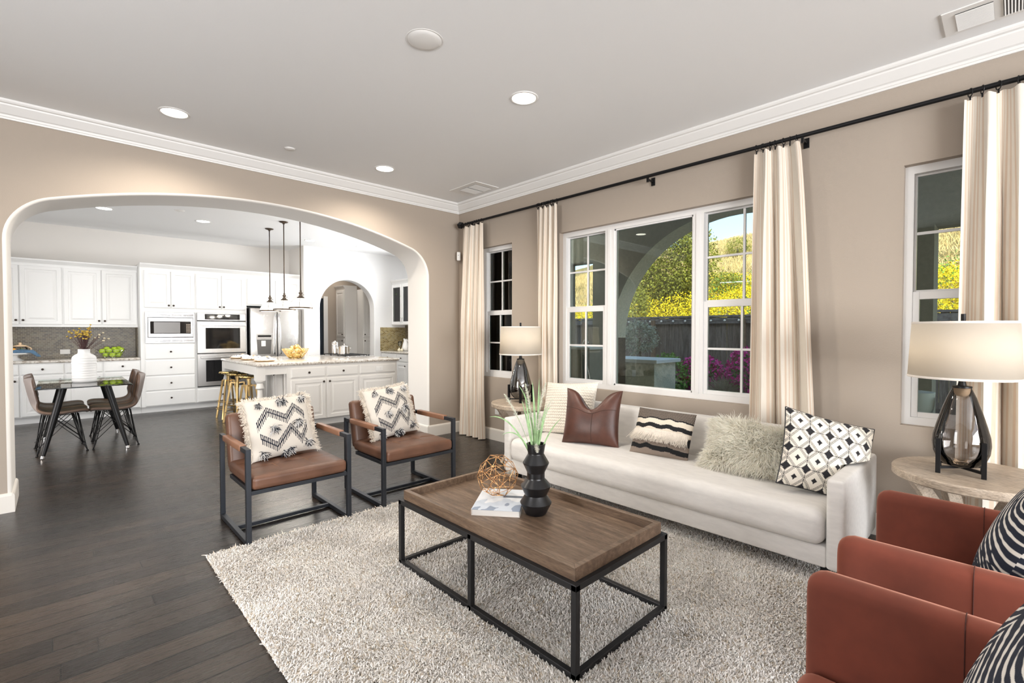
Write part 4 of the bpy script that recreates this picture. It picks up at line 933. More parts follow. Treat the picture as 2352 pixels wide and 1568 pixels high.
# microwave
mw = thing('microwave', 'built-in stainless steel microwave in the tall white cabinet', 'microwave', (1.405, YF, 1.42)); y = YF-.001
b = MB(); b.panel(1.057, 1.163, 1.750, 1.685, [(0, 0), (0, .020), (.004, .023)], y); b.build('trim_frame', 'steel', mw, world=True)
for z in (1.195, 1.63):
    for k in range(4):
        x = 1.085+k*.166; MB().box(x, y-.0242, z-.013, x+.15, y-.0232, z+.027).build('vent', 'black_plastic', mw, world=True); q = MB()
        for j in range(3): q.box(x, y-.0262, z-.010+j*.013, x+.15, y-.0243, z-.004+j*.013)
        q.build('vent_slats', 'steel', mw, world=True)
MB().panel(1.086, 1.254, 1.73, 1.603, [(0, 0), (0, .0245)], y).build('gap', 'black_plastic', mw, world=True)
dr = MB().panel(1.095, 1.262, 1.722, 1.595, [(0, .024), (0, .036), (.006, .040)], y).build('door', 'steel', mw, world=True)
MB().box(-.285, -.0415, -.098, .285, -.0402, .112).build('window_glass', 'black_glass', dr); MB().box(-.235, -.0425, -.088, .13, -.0416, .100).build('viewing_window', 'steel_dark', dr); 
for k in range(18): pass
b = MB()
for i in range(3):
    for j in range(6): b.cbox((.225+i*.022, -.0422, -.07+j*.026), (.014, .0012, .014))
b.build('keypad', 'pot_metal', dr)
dr.location = (0, 0, 0)
def text(s_, size, loc, m, parent, rot=(PI/2, 0, 0)):
    c = bpy.data.curves.new('lettering', 'FONT'); c.body = s_; c.size = size; c.align_x = 'CENTER'; c.extrude = .0004; o = bpy.data.objects.new('tmp', c); COL.objects.link(o)
    bpy.context.view_layer.update(); me = bpy.data.meshes.new_from_object(o); bpy.data.objects.remove(o); q = link_mesh('lettering', me, m, parent); q.location = loc; q.rotation_euler = rot; return q
text('BOSCH', .020, (.0, -.0405, -.145), 'black_plastic', dr)
# double wall oven
ov = thing('wall_oven', 'stainless steel double wall oven with two black glass doors', 'oven', (2.17, YF, 1.03)); ox0, ox1 = 1.783, 2.556
MB().panel(ox0, .372, ox1, 1.690, [(0, 0), (0, .012)], y).build('chassis', 'black_plastic', ov, world=True)
cp = MB().panel(ox0, 1.556, ox1, 1.690, [(0, .012), (0, .034), (.004, .038)], y).build('control_panel', 'steel', ov, world=True)
MB().box(ox0+.115, y-.0395, 1.572, ox1-.10, y-.0381, 1.672).build('display', 'black_glass', ov, world=True); b = MB()
for i in range(7):
    for j in range(3):
        for s in (0, 1): b.cbox((ox0+(.15+i*.018 if s == 0 else .50+i*.02), y-.0398, 1.598+j*.024), (.006, .0008, .004))
b.cbox(((ox0+ox1)/2-.02, y-.0398, 1.652), (.09, .0008, .014)); b.build('control_marks', 'paper', ov, world=True)
for a, c in ((.976, 1.540), (.392, .962)):
    d = MB().panel(ox0, a, ox1, c, [(0, .012), (0, .036), (.004, .040)], y).build('door', 'steel', ov, world=True); L = ov.location
    q = MB().box(ox0+.125, y-.0415, a+.075, ox1-.10, y-.0402, c-.115); q.v = [(p[0]-L.x, p[1]-L.y, p[2]-L.z) for p in q.v]; q.build('window', 'black_glass', d)
    q = MB(); q.box(ox0+.045, y-.085, c-.082, ox1-.012, y-.067, c-.048); q.box(ox0+.06, y-.068, c-.078, ox0+.085, y-.040, c-.052); q.box(ox1-.05, y-.068, c-.078, ox1-.025, y-.040, c-.052)
    q.v = [(p[0]-L.x, p[1]-L.y, p[2]-L.z) for p in q.v]; q.build('handle', 'steel', d, bevel=.005)
# refrigerator
fr = thing('refrigerator', 'stainless steel french-door refrigerator with a water dispenser', 'refrigerator', (3.08, 9.85, 0))
MB().box(2.615, 9.87, .02, 3.545, 10.50, 1.80).build('body', 'steel_dark', fr, world=True)
def fdoor(x0, x1, z0, z1, nm='door'):
    N = 14; x = np.linspace(x0, x1, N); yy = 9.83-.022*(1-((x-3.08)/.475)**2)
    b = MB(); b.prism([(a, c) for a, c in zip(x, yy)]+[(x1, 9.868), (x0, 9.868)], z0, z1, 'z'); return b.build(nm, 'steel', fr, smooth=True, auto=40, world=True)
fdoor(2.620, 3.070, .72, 1.795); fdoor(3.090, 3.540, .72, 1.795); fdoor(2.620, 3.540, .06, .705, 'freezer_drawer')
for x, s in ((3.035, -1), (3.125, 1)):
    P = [(x+s*.012*math.cos(PI*t), 9.79-.030*math.sin(PI*t)**.5, .92+.78*t) for t in np.linspace(0.02, .98, 20)]; P = [(x, 9.815, .92)]+P+[(x, 9.815, 1.70)]
    MB().tube(P, .011, 10).build('handle', 'chrome', fr, smooth=True, world=True)
MB().tube([(2.75, 9.815, .64), (2.75, 9.775, .64), (3.41, 9.775, .64), (3.41, 9.815, .64)], .011, 10).build('handle', 'chrome', fr, smooth=True, world=True)
dp = MB().box(2.700, 9.796, 1.21, 2.995, 9.83, 1.315).build('dispenser_panel', 'steel', fr, bevel=.004, world=True); MB().box(2.73, 9.7945, 1.255, 2.965, 9.7958, 1.29).build('dispenser_display', 'black_glass', fr, world=True)
MB().prism([(2.715, 1.205), (2.975, 1.205), (2.955, .93), (2.735, .93)], 9.8035, 9.808, 'y').build('dispenser_recess', 'steel_dark', fr, world=True); MB().box(2.79, 9.788, 1.08, 2.865, 9.803, 1.185).build('dispenser_paddle', 'plastic_white', fr, bevel=.003, world=True)
# ---------------------------------------------------------------- things on the back counter
CT = .930
cs = thing('cake_stand', 'white pedestal cake stand on the back counter behind the arch edge', 'cake stand', (-.46, 10.16, CT)); MB().lathe([(0, 0), (.10, 0), (.105, .006), (.07, .02), (.045, .05), (.045, .075), (.06, .092), (.20, .094), (.205, .10), (.205, .115), (0, .113)], 48, cap=False).build('stand', 'ceramic_white', cs, smooth=True, auto=50)
on_ = thing('orange_fruit', 'orange fruit lying on the white cake stand', 'orange', (-.47, 10.10, CT+.114)); MB().ball((0, 0, .036), .038, 20, 14, (1, 1, .95)).build('skin', 'orange_peel', on_, smooth=True); MB().cbox((0, 0, .073), (.006, .006, .004)).build('stem', 'leaf_green', on_)
lf = thing('leaf_sprig', 'dark green leaf sprig on the cake stand beside the orange', 'leaves', (-.40, 10.10, CT+.116)); leaves('leaf', np.array([[.0, 0, .02], [.02, .01, .035], [-.02, .02, .03], [.03, -.01, .045], [.01, .02, .05]]), .07, 'leaf_green', lf)
tp = thing('teapot', 'glass teapot with a copper lid and handle on the cake stand', 'teapot', (-.40, 10.20, CT+.116)); MB().lathe([(.02, 0), (.075, .002), (.085, .03), (.075, .07), (.06, .09)], 32).build('glass_body', 'clear_glass', tp, smooth=True); MB().lathe([(.0, .09), (.075, .09), (.075, .10), (.03, .115), (.012, .12), (.018, .135), (.012, .148), (0, .15)], 32).build('lid', 'lamp_socket', tp, smooth=True)
MB().tube([(.06+.055*math.sin(a), 0, .05+.035*math.cos(a)) for a in np.linspace(0, PI, 12)], .009, 8).build('handle', 'lamp_socket', tp, smooth=True); MB().tube([(-.075, 0, .02), (-.10, 0, .05), (-.12, 0, .085)], [.014, .011, .009], 10).build('spout', 'clear_glass', tp, smooth=True)
def cloth_heap(name, label, loc, w, d, h, m, seed, cat='napkin', group=None, rz=0, drape=0):
    t = thing(name, label, cat, loc, rz, group); u, v = np.meshgrid(np.linspace(-1, 1, 44), np.linspace(-1, 1, 36)); e = np.clip((1-u**4)*(1-v**4), 0, 1)
    z = h*(.35+.4*np.abs(smooth_noise(u*2.2, v*2.2, 1.6, seed))+.35*np.abs(np.sin(u*4+v*2+seed)))*e**.4; z -= drape*np.clip(u-.45, 0, 1)**1.2
    A = np.stack([u*w/2*(1-.25*np.abs(v)), v*d/2*(1-.35*np.abs(u))+.02*np.sin(u*3+seed), z+.002], -1); grid_obj('folds', A, m, t, solid=.003); return t
cloth_heap('blue_napkin', 'crumpled blue napkin hanging over the rim of the cake stand', (-.34, 10.06, CT+.114), .32, .14, .05, 'blue_cloth', 3, drape=.13)
ab = thing('wire_bowl', 'wire bowl holding green apples on the back counter', 'bowl', (.65, 10.22, CT)); b = MB()
def bowl_r(z): return .085+.105*(z/.125)**.8
for z in (.002, .04, .08, .125): b.tube([(bowl_r(z)*math.cos(a), bowl_r(z)*math.sin(a), z+.002) for a in np.linspace(0, 2*PI, 41)[:-1]], .0022, 5, closed=True)
for k in range(14): b.tube([(bowl_r(z)*math.cos(k*PI/7+z*4), bowl_r(z)*math.sin(k*PI/7+z*4), z+.002) for z in np.linspace(.002, .125, 7)], .0018, 5)
b.build('wire_frame', 'chrome', ab)
def apple(label, loc, rz):
    t = thing('green_apple', label, 'apple', loc, rz, 'green apples in the wire bowl'); pr = []
    for a in np.linspace(0, PI, 18): r = .0415*math.sin(a)*(1+.10*math.cos(a)); pr.append((max(r, 1e-4), .041-.039*math.cos(a)-.008*math.exp(-(a-PI)**2/.12)+.004*math.exp(-a*a/.08)))
    MB().lathe(pr, 22, cap=False).build('skin', 'apple_green', t, smooth=True); MB().tube([(0, 0, .068), (.003, 0, .078), (.008, .002, .086)], .0018, 6).build('stem', 'stem_brown', t); return t
al = [(.0, -.085, .055, 'front centre of the bowl'), (.075, -.045, .05, 'front of the bowl nearest the tall cabinet'), (-.08, -.03, .055, 'front of the bowl nearest the flowers'), (.03, .05, .05, 'back of the bowl'), (-.05, .07, .06, 'back of the bowl near the flowers'), (.10, .05, .075, 'rim side near the tall cabinet'), (-.125, -.045, .115, 'rim near the flowers'), (-.04, -.06, .125, 'second layer near the flowers'), (.05, -.075, .115, 'second layer at the front'), (.115, -.02, .135, 'second layer near the tall cabinet'), (.03, .01, .145, 'top middle of the heap'), (-.06, .03, .15, 'top of the heap near the flowers'), (.09, .06, .15, 'top of the heap near the tall cabinet')]
ap0 = apple('green apple at the '+al[0][3], (.65+al[0][0], 10.22+al[0][1], CT+.012), 0)
for q in al[1:]: dup(ap0, (.65+q[0], 10.22+q[1], CT+q[2]-.043), random.uniform(0, 6), 'green apple at the '+q[3])
# ---------------------------------------------------------------- island
ISG = 'island_paint'
isl = cabinet('kitchen_island', 'large cream-white kitchen island with drawers, doors and turned corner posts', (2.285, 6.90, 0), 0, 1.70, 0, .888, 1.82,
    [('drawer', .052, .712, .530, .848, (.291, .78)), ('drawer', .551, .712, 1.031, .848, (.791, .78)), ('false_front', 1.060, .712, 1.664, .848),
     ('door', .051, .105, .530, .682, (.497, .640)), ('door', .551, .105, 1.031, .682, (.584, .640)), ('door', 1.060, .105, 1.664, .682)], m=ISG)
for k in range(4):
    a = .06+k*.43; d = MB().panel(a, .105, a+.405, .80, DOOR); d.xf(Matrix.Translation((0, 1.82, 0)) @ Matrix.Rotation(-PI/2, 4, 'Z')); d.build('side_door', ISG, isl)
    b = MB().lathe([(0, 0), (.006, 0), (.006, .012), (.0155, .019), (.0155, .024), (0, .030)], 14); b.xf(Matrix.Translation((-.019, 1.82-a-(.36 if k % 2 == 0 else .045), .74)) @ Matrix.Rotation(-PI/2, 4, 'Y')); b.build('knob', 'bronze', isl, smooth=True)
for yy in (.055, 1.765):
    b = MB(); x = -.328; b.cbox((x, yy, .795), (.112, .112, .186)); b.cbox((x, yy, .05), (.112, .112, .10))
    b.lathe([(.05, .702), (.056, .690), (.048, .675), (.036, .665), (.050, .61), (.053, .60), (.044, .588), (.030, .58), (.034, .50), (.046, .34), (.050, .26), (.044, .20), (.032, .165), (.050, .15), (.054, .13), (.05, .10)], 28, (x, yy, 0), cap=False); b.build('corner_post', ISG, isl, auto=35, smooth=True)
b = MB(); b.box(-.272, .015, .775, 0, .04, .888); b.box(-.272, 1.78, .775, 0, 1.805, .888); b.box(-.372, .111, .775, -.347, 1.709, .888); b.build('apron', ISG, isl)
it = thing('island_countertop', 'pale speckled granite top of the kitchen island', 'countertop', (2.95, 7.83, CT)); MB().rbox((2.96, 7.83, .909), (2.12, 1.94, .042), .019, 3, 3).build('slab', 'granite', it, smooth=True, auto=50, world=True)
outlet('white outlet on the false drawer front of the kitchen island', (3.665, 6.880, .78), 0)
ck = thing('cooktop', 'gas cooktop with black grates set in the island top', 'cooktop', (3.69, 8.05, CT)); MB().rbox((3.69, 8.05, CT+.006), (.54, .92, .012), .005, 2, 1).build('steel_plate', 'steel', ck, smooth=True, auto=50, world=True)
for j in range(3):
    b = MB(); y0 = 7.62+j*.29+.015; y1 = y0+.26; x0, x1 = 3.45, 3.83; z = CT+.034
    for q in ((x0, y0, x1, y0), (x0, y1, x1, y1), (x0, y0, x0, y1), (x1, y0, x1, y1), (x0, (y0+y1)/2, x1, (y0+y1)/2), ((x0+x1)/2, y0, (x0+x1)/2, y1)): b.bar((q[0], q[1], z), (q[2], q[3], z), .012)
    for xx in (x0, x1):
        for yy in (y0, y1): b.bar((xx, yy, CT+.011), (xx, yy, z), .012)
    b.build('grate', 'grate_iron', ck, world=True)
for j in range(5): MB().lathe([(0, 0), (.02, 0), (.018, .02), (0, .02)], 16, (3.90, 7.70+j*.17, CT+.012)).build('control_knob', 'black_plastic', ck, smooth=True, auto=40, world=True)
def pot(name, label, loc, r, h, lid=True):
    t = thing(name, label, 'pot', loc); MB().lathe([(0, 0), (r, 0), (r, h), (r+.004, h+.003), (r-.004, h), (r-.004, .006), (0, .006)], 36, cap=False).build('body', 'pot_metal', t, smooth=True, auto=40)
    if lid: MB().lathe([(r+.002, h+.004), (r*.6, h+.018), (.01, h+.024), (.008, h+.035), (.018, h+.045), (.012, h+.052), (0, h+.053)], 32).build('lid', 'pot_metal', t, smooth=True)
    b = MB()
    for s in (-1, 1): b.tube([(s*r, -.03, h*.75), (s*(r+.03), -.025, h*.78), (s*(r+.03), .025, h*.78), (s*r, .03, h*.75)], .005, 8)
    b.build('handles', 'pot_metal', t, smooth=True); return t
pot('sauce_pot', 'shiny steel pot in front on the cooktop grate', (3.60, 8.03, CT+.041), .098, .125, False)
pot('sauce_pot', 'small shiny steel pot at the back of the cooktop', (3.76, 8.36, CT+.041), .075, .115)
cn = thing('steel_canister', 'tall shiny steel canister standing behind the cooktop pot', 'canister', (3.57, 8.31, CT+.041)); MB().lathe([(0, 0), (.05, 0), (.05, .185), (.046, .20), (.02, .21), (.012, .225), (0, .226)], 32).build('body', 'pot_metal', cn, smooth=True, auto=45); MB().lathe([(.0505, .13), (.052, .132), (.052, .15), (.0505, .152)], 32, cap=False).build('band', 'chrome', cn, smooth=True)
gb = thing('gold_bowl', 'gold wire bowl of gold balls on the island top', 'bowl', (2.76, 7.93, CT)); b = MB()
def gr_(z): return .085+.115*(z/.15)**.75
for z in np.linspace(.004, .15, 7): b.tube([(gr_(z)*math.cos(a), gr_(z)*math.sin(a), z+.003) for a in np.linspace(0, 2*PI, 49)[:-1]], .0035, 6, closed=True)
for k in range(26): b.tube([(gr_(z)*math.cos(k*2*PI/26), gr_(z)*math.sin(k*2*PI/26), z+.003) for z in np.linspace(.004, .15, 8)], .003, 6)
b.build('wire_frame', 'gold', gb, smooth=True); MB().lathe([(0, .002), (.085, .002), (.085, .006), (0, .006)], 32).build('base_plate', 'gold', gb)
gs = [(0, -.07, .05, 'front bottom'), (.07, .0, .05, 'bottom near the cooktop'), (-.07, .01, .05, 'bottom near the plates'), (0, .075, .055, 'back bottom'), (-.10, -.06, .125, 'upper front near the plates'), (0, -.10, .125, 'upper front'), (.095, -.05, .125, 'upper front near the cooktop'), (.05, .02, .165, 'top near the cooktop'), (-.04, .01, .165, 'top near the plates'), (.01, -.045, .185, 'topmost')]
for q in gs:
    t = thing('gold_ball', 'gold decorative ball in the gold bowl, '+q[3], 'ball', (2.76+q[0], 7.93+q[1], CT+q[2]), random.uniform(0, 6), 'gold balls in the gold bowl'); b = MB()
    if q is gs[0]:
        b.ball((0, 0, 0), .042, 20, 14); b.build('shell', 'gold', t, smooth=True); b = MB()
        for k in range(3): b.tube([tuple(Matrix.Rotation(k*1.05, 3, 'X') @ Vector((.0425*math.cos(a), .0425*math.sin(a), 0))) for a in np.linspace(0, 2*PI, 25)[:-1]], .002, 5, closed=True)
        b.build('ribs', 'brass', t); g0 = t
    else:
        for ch in list(g0.children): c = ch.copy(); COL.objects.link(c); c.parent = t
for i, (x, yy, w) in enumerate(((2.15, 7.42, 'nearest the camera'), (2.13, 7.98, 'in the middle of the row'), (2.11, 8.52, 'farthest from the camera'))):
    t = thing('wooden_plate', 'round wooden plate on the island edge, '+w, 'plate', (x, yy, CT), 0, 'wooden plates on the island'); MB().lathe([(0, 0), (.11, 0), (.14, .012), (.145, .018), (.14, .019), (.108, .008), (0, .008)], 40, cap=False).build('dish', 'plate_wood', t, smooth=True)
    u, v = np.meshgrid(np.linspace(-1, 1, 50), np.linspace(-1, 1, 40)); f = smooth_noise(u*5, v*5, 1.8, 40+i); cc = np.broadcast_to(np.array([.80, .74, .69]), u.shape+(3,)).copy(); cc[f > .75] = (.10, .12, .18); cc[f < -.85] = (.60, .38, .24)
    e = np.clip((1-u**4)*(1-v**4), 0, 1); z = .055*(.25+.45*np.abs(smooth_noise(u*2.4, v*2.4, 1.6, 50+i))+.4*np.abs(np.sin(u*3.4+v*2+i)))*e**.4+.010
    nk = thing('napkin', 'folded patterned cream napkin on the wooden plate '+w, 'napkin', (x+.01, yy, CT+.008), .4, 'napkins on the wooden plates'); grid_obj('folds', np.stack([u*.15*(1-.2*np.abs(v)), v*.115*(1-.3*np.abs(u)), z-.006], -1), 'pattern_print', nk, cc, solid=.003)
    MB().tube([(.02+.028*math.cos(a), -.02, .035+.028*math.sin(a)) for a in np.linspace(0, 2*PI, 17)[:-1]], .006, 8, closed=True).build('napkin_ring', 'plate_wood', nk, smooth=True)
# stools
def stool(label, loc, rz):
    t = thing('bar_stool', label, 'stool', loc, rz, 'brass stools at the island'); pr = np.linspace(0, 2*PI, 97)[:-1]; rr = .128+.006*np.cos(pr*10)
    b = MB(); rows = []
    for k, z in ((.2, .700), (.86, .698), (1, .708), (1, .722), (.9, .732), (.5, .722), (.02, .719)): rows.append([(rr[i]*k*math.cos(pr[i]), rr[i]*k*math.sin(pr[i]), z) for i in range(96)])
    b.grid(np.array(rows), wrap=True); b.build('seat', 'gold', t, smooth=True)
    MB().lathe([(0, .44), (.016, .44), (.016, .52), (.024, .52), (.024, .66), (.03, .66), (.03, .70), (0, .70)], 20).build('screw_post', 'brass', t, smooth=True, auto=40)
    for k in range(4):
        a = PI/4+k*PI/2; c_, s_ = math.cos(a), math.sin(a); MB().bar((.085*c_, .085*s_, .60), (.185*c_, .185*s_, 0.002), .026, .02, (-s_, c_, 0)).build('leg', 'brass', t, bevel=.002)
    b = MB()
    for k in range(4): a = PI/4+k*PI/2; b.bar((0, 0, .585), (.086*math.cos(a), .086*math.sin(a), .60), .018)
    b.build('spider', 'brass', t)
    for z, r in ((.27, .150), (.16, .168)): MB().tube([(r*math.cos(a), r*math.sin(a), z) for a in np.linspace(0, 2*PI, 41)[:-1]], .006, 8, closed=True).build('foot_ring', 'brass', t, smooth=True)
    return t
st0 = stool('brass stool with a scalloped round seat at the island, nearest the camera', (1.97, 7.50, 0), .2)
dup(st0, (1.955, 8.05, 0), .5, 'brass stool with a scalloped round seat at the island, middle one of the row'); dup(st0, (1.945, 8.52, 0), .1, 'brass stool with a scalloped round seat at the island, farthest from the camera')
# pendants
def pendant(label, y):
    t = thing('pendant_lamp', label, 'lamp', (2.57, y, ZC), 0, 'white glass pendants over the island'); z0 = -ZC
    MB().lathe([(.065, 0), (.065, -.006), (.055, -.014), (.02, -.024), (.012, -.04), (0, -.04)], 32).build('canopy', 'pendant_bronze', t, smooth=True)
    MB().tube([(0, 0, -.03), (0, 0, 1.95+z0)], .0075, 10).build('rod', 'pendant_bronze', t, smooth=True)
    b = MB(); b.lathe([(0, 1.955), (.014, 1.955), (.014, 1.93), (.026, 1.925), (.026, 1.905), (.018, 1.90), (.018, 1.885), (.028, 1.88), (.028, 1.868), (.048, 1.858), (.052, 1.842), (0, 1.842)], 28, (0, 0, z0)); b.tube([(.024, 0, 1.893+z0), (.05, 0, 1.893+z0)], .004, 6); b.build('socket_cap', 'pendant_bronze', t, smooth=True, auto=45)
    pr = [(.046, 1.842), (.072, 1.832), (.100, 1.81), (.126, 1.778), (.145, 1.740), (.154, 1.708), (.156, 1.694)]
    MB().lathe(pr, 48, (0, 0, z0), cap=False).build('glass_bowl', 'opal_glass', t, smooth=True, solid=.003)
    MB().lathe([(.154, 1.712), (.161, 1.710), (.161, 1.692), (.154, 1.690)], 48, (0, 0, z0), cap=False).build('rim_band', 'pendant_bronze', t, smooth=True, auto=40)
    for k in range(4): a = PI/4+k*PI/2+.3; MB().tube([((r+.003)*math.cos(a), (r+.003)*math.sin(a), z+z0) for r, z in pr], .0024, 6).build('strap', 'pendant_bronze', t, smooth=True)
    light('pendant_glow', 'POINT', (2.57, y, 1.72), (0, 0, 0), 14, (1, .93, .82), shadow_soft_size=.05); return t
pendant('white glass pendant lamp over the island, nearest the arch', 7.15); pendant('white glass pendant lamp over the island, middle one of the row', 7.84); pendant('white glass pendant lamp over the island, nearest the refrigerator', 8.53)
KG = 'recessed kitchen ceiling lights'; KW = (1, .96, .9)
for q in (('round recessed light in the kitchen ceiling near the arch edge', .495, 8.69), ('round recessed light in the kitchen ceiling above the microwave cabinet', 1.66, 8.66), ('round recessed light in the kitchen ceiling above the white doorway wall', 3.454, 9.1), ('round recessed light in the kitchen ceiling above the small arch', 4.46, 9.1), ('round recessed light in the kitchen ceiling hidden behind the arch', 1.6, 6.6), ('round recessed light in the kitchen ceiling hidden above the island', 4.3, 7.2)):
    downlight(q[0], q[1], q[2], 'kitchen_can', 34, KW, grp=KG)
kd = thing('smoke_detector', 'small white round detector plate in the kitchen ceiling', 'detector', (1.274, 8.11, ZC)); MB().lathe([(0, -.014), (.045, -.013), (.06, -.004), (.062, 0)], 32, cap=False).build('plate', 'trim_white', kd, smooth=True); MB().ball((0, 0, -.014), .006).build('button', 'plastic_white', kd)
# ---------------------------------------------------------------- dining set
dt = thing('dining_table', 'glass-top dining table on splayed black legs in the kitchen', 'table', (.225, 7.68, 0)); MB().rbox((.225, 7.70, .752), (.80, 1.40, .011), .004, 2, 1).build('glass_top', 'table_glass', dt, world=True)
for sx, sy in ((-1, -1), (1, -1), (1, 1), (-1, 1)):
    a = np.array([.225+sx*.185, 7.72+sy*.50, .744]); c = np.array([.225+sx*.352, 7.775+sy*.655, .03]); MB().tube([tuple(a), tuple(a+(c-a)*.5), tuple(c)], [.035, .031, .018], 16).build('leg', 'black_metal', dt, smooth=True, auto=40, world=True)
    MB().tube([tuple(c+np.array([0, 0, -.0])), (c[0]+sx*.004, c[1]+sy*.003, .004)], [.0195, .022], 14).build('foot_cap', 'chrome', dt, smooth=True, auto=40, world=True); MB().lathe([(0, 0), (.03, 0), (.03, .004), (0, .004)], 20, (a[0], a[1], .7415)).build('pad', 'chrome', dt, world=True)
def dining_chair(label, loc, rz):
    t = thing('dining_chair', label, 'chair', loc, rz, 'brown shell chairs at the glass table')
    pr = np.array([(-.235, .432), (-.225, .450), (-.18, .458), (-.10, .452), (0, .442), (.09, .442), (.15, .456), (.19, .492), (.217, .55), (.235, .62), (.250, .70), (.262, .77), (.270, .815), (.272, .835)]); hw = np.array([.15, .185, .215, .228, .232, .226, .215, .210, .212, .214, .208, .19, .155, .10])
    ti = np.linspace(0, len(pr)-1, 46); Y_ = np.interp(ti, np.arange(len(pr)), pr[:, 0]); Z_ = np.interp(ti, np.arange(len(pr)), pr[:, 1]); H_w = np.interp(ti, np.arange(len(pr)), hw); 
    for _ in range(3): Y_[1:-1] = (Y_[:-2]+2*Y_[1:-1]+Y_[2:])/4; Z_[1:-1] = (Z_[:-2]+2*Z_[1:-1]+Z_[2:])/4
    s = np.linspace(-1, 1, 21); k = np.clip((Z_-.47)/.12, 0, 1)[:, None]; A = np.stack([H_w[:, None]*s[None], Y_[:, None]-k*.055*s[None]**2, Z_[:, None]+(1-k)*.030*np.abs(s[None])**2.5], -1)
    sh = grid_obj('seat_shell', A, ['faux_leather', 'faux_leather_back'], t); d = sh.modifiers.new('thickness', 'SOLIDIFY'); d.thickness = .026; d.offset = -1; d.material_offset = 1; d.material_offset_rim = 0
    b = MB()
    for sx in (-.80, .80): j = 10+int(round(sx*10)); b.tube([tuple(q+np.array([0, -.002, .002])) for q in A[3:-2, j]], .0022, 5)
    b.build('stitching', 'stitch', t)
    for sx in (-1, 1):
        for sy in (-1, 1):
            b = MB(); ft = (sx*.215, sy*.205, .010); b.tube([(sx*.15, sy*.10, .425), (sx*.19, sy*.185, .06), ft], .0055, 7); b.tube([(sx*.10, sy*.14, .425), (sx*.195, sy*.195, .06), ft], .0055, 7); b.lathe([(0, 0), (.013, 0), (.010, .012), (0, .012)], 12, (ft[0], ft[1], 0)); b.build('leg', 'black_metal', t, smooth=True)
    b = MB()
    for sx in (-1, 1):
        b.tube([(sx*.15, -.10, .40), (sx*.196, .19, .09)], .004, 6); b.tube([(sx*.15, .10, .40), (sx*.196, -.19, .09)], .004, 6); b.tube([(-.10, sx*.14, .40), (.19, sx*.19, .10)], .004, 6); b.tube([(.10, sx*.14, .40), (-.19, sx*.19, .10)], .004, 6)
    b.tube([(-.15, -.1, .424), (.15, -.1, .424), (.15, .1, .424), (-.15, .1, .424)], .006, 6, closed=True); b.build('wire_brace', 'black_metal', t, smooth=True); return t
dc = dining_chair('brown shell chair at the glass table beside the arch edge, nearer the camera', (.02, 7.50, 0), math.radians(92))
dup(dc, (.00, 8.02, 0), math.radians(90), 'brown shell chair at the glass table beside the arch edge, farther from the camera'); dup(dc, (.495, 7.49, 0), math.radians(-92), 'brown shell chair at the glass table on the drawer side, nearer the camera'); dup(dc, (.50, 8.06, 0), math.radians(-90), 'brown shell chair at the glass table on the drawer side, farther from the camera')
wv = thing('white_vase', 'large white ribbed bottle vase on the glass dining table', 'vase', (.23, 7.66, .758)); pr = [(0, 0), (.106, 0), (.113, .008)]
for k in range(9): z = .02+k*.029; pr += [(.115+.002*math.sin(k*2), z), (.1125, z+.024), (.1105, z+.027)]
pr += [(.113, .285), (.105, .305), (.085, .325), (.062, .338), (.056, .35), (.056, .388), (.059, .392), (.052, .390), (.05, .34), (0, .33)]
MB().lathe(pr, 56, cap=False).build('body', 'vase_white', wv, smooth=True, auto=40)
df = thing('dried_flowers', 'dried yellow flowers standing in the white ribbed vase', 'flowers', (.23, 7.66, 1.13)); R_ = np.random.default_rng(9); pts = []
for k in range(62):
    a = R_.uniform(0, 2*PI); sp_ = abs(R_.normal(0, .5)); L = R_.uniform(.16, .27)*(1 if k % 7 else 1.25); d = np.array([math.cos(a)*sp_*1.2+.10, math.sin(a)*sp_*.8, 1.]); d /= np.linalg.norm(d); p = d*L; pts.append(p)
    MB().tube([(R_.uniform(-.03, .03), R_.uniform(-.03, .03), -.02), tuple(p*.5+np.array([0, 0, -.01])), tuple(p)], .0018, 5).build('stem', 'stem_brown', df)
    MB().ball(tuple(p), R_.uniform(.009, .014), 10, 7, (1, 1, .8)).build('flower_head', 'dry_flower' if p[0] < .10 else 'dry_flower_pale', df, smooth=True)
# ---------------------------------------------------------------- right side of the kitchen
def right_base(label, y1, y0):
    w = y1-y0; return cabinet('base_cabinet', label, (5.235, y1, 0), -PI/2, w, 0, .888, .595, [('drawer', .012, .722, w-.012, .875, (w/2, .80)), ('door', .012, .115, w-.012, .70, (w-.06, .64))], group='white base cabinets under the side counter')
right_base('white base cabinet in the kitchen corner beside the small arch', 9.718, 9.06); right_base('white base cabinet with one drawer beside the island end', 9.06, 8.62); right_base('white base cabinet hidden behind the arch pier', 8.62, 7.6)
rc = thing('side_countertop', 'speckled granite countertop along the side wall of the kitchen', 'countertop', (5.52, 8.6, CT)); MB().rbox((5.52, 8.61, .909), (.63, 2.21, .042), .018, 3, 2).build('slab', 'granite', rc, smooth=True, auto=50, world=True)
b2 = thing('side_backsplash', 'olive mosaic tile backsplash beside the small arch', 'backsplash', (5.5, 9.7, CT)); uvbox('tiles', 'mosaic_olive', (5.205, 9.709, CT, 5.838, 9.7195, 1.45), 'x', b2); uvbox('tiles', 'mosaic_brown', (5.828, 7.4, CT, 5.8395, 9.709, 1.50), 'y', b2)
gc = thing('glass_cabinet', 'white wall cabinet with glass doors in the kitchen corner', 'cabinet', (5.505, 9.715, 0), -PI/2); b = MB(); w, z0, z1, dp_ = 1.30, 1.505, 2.41, .33
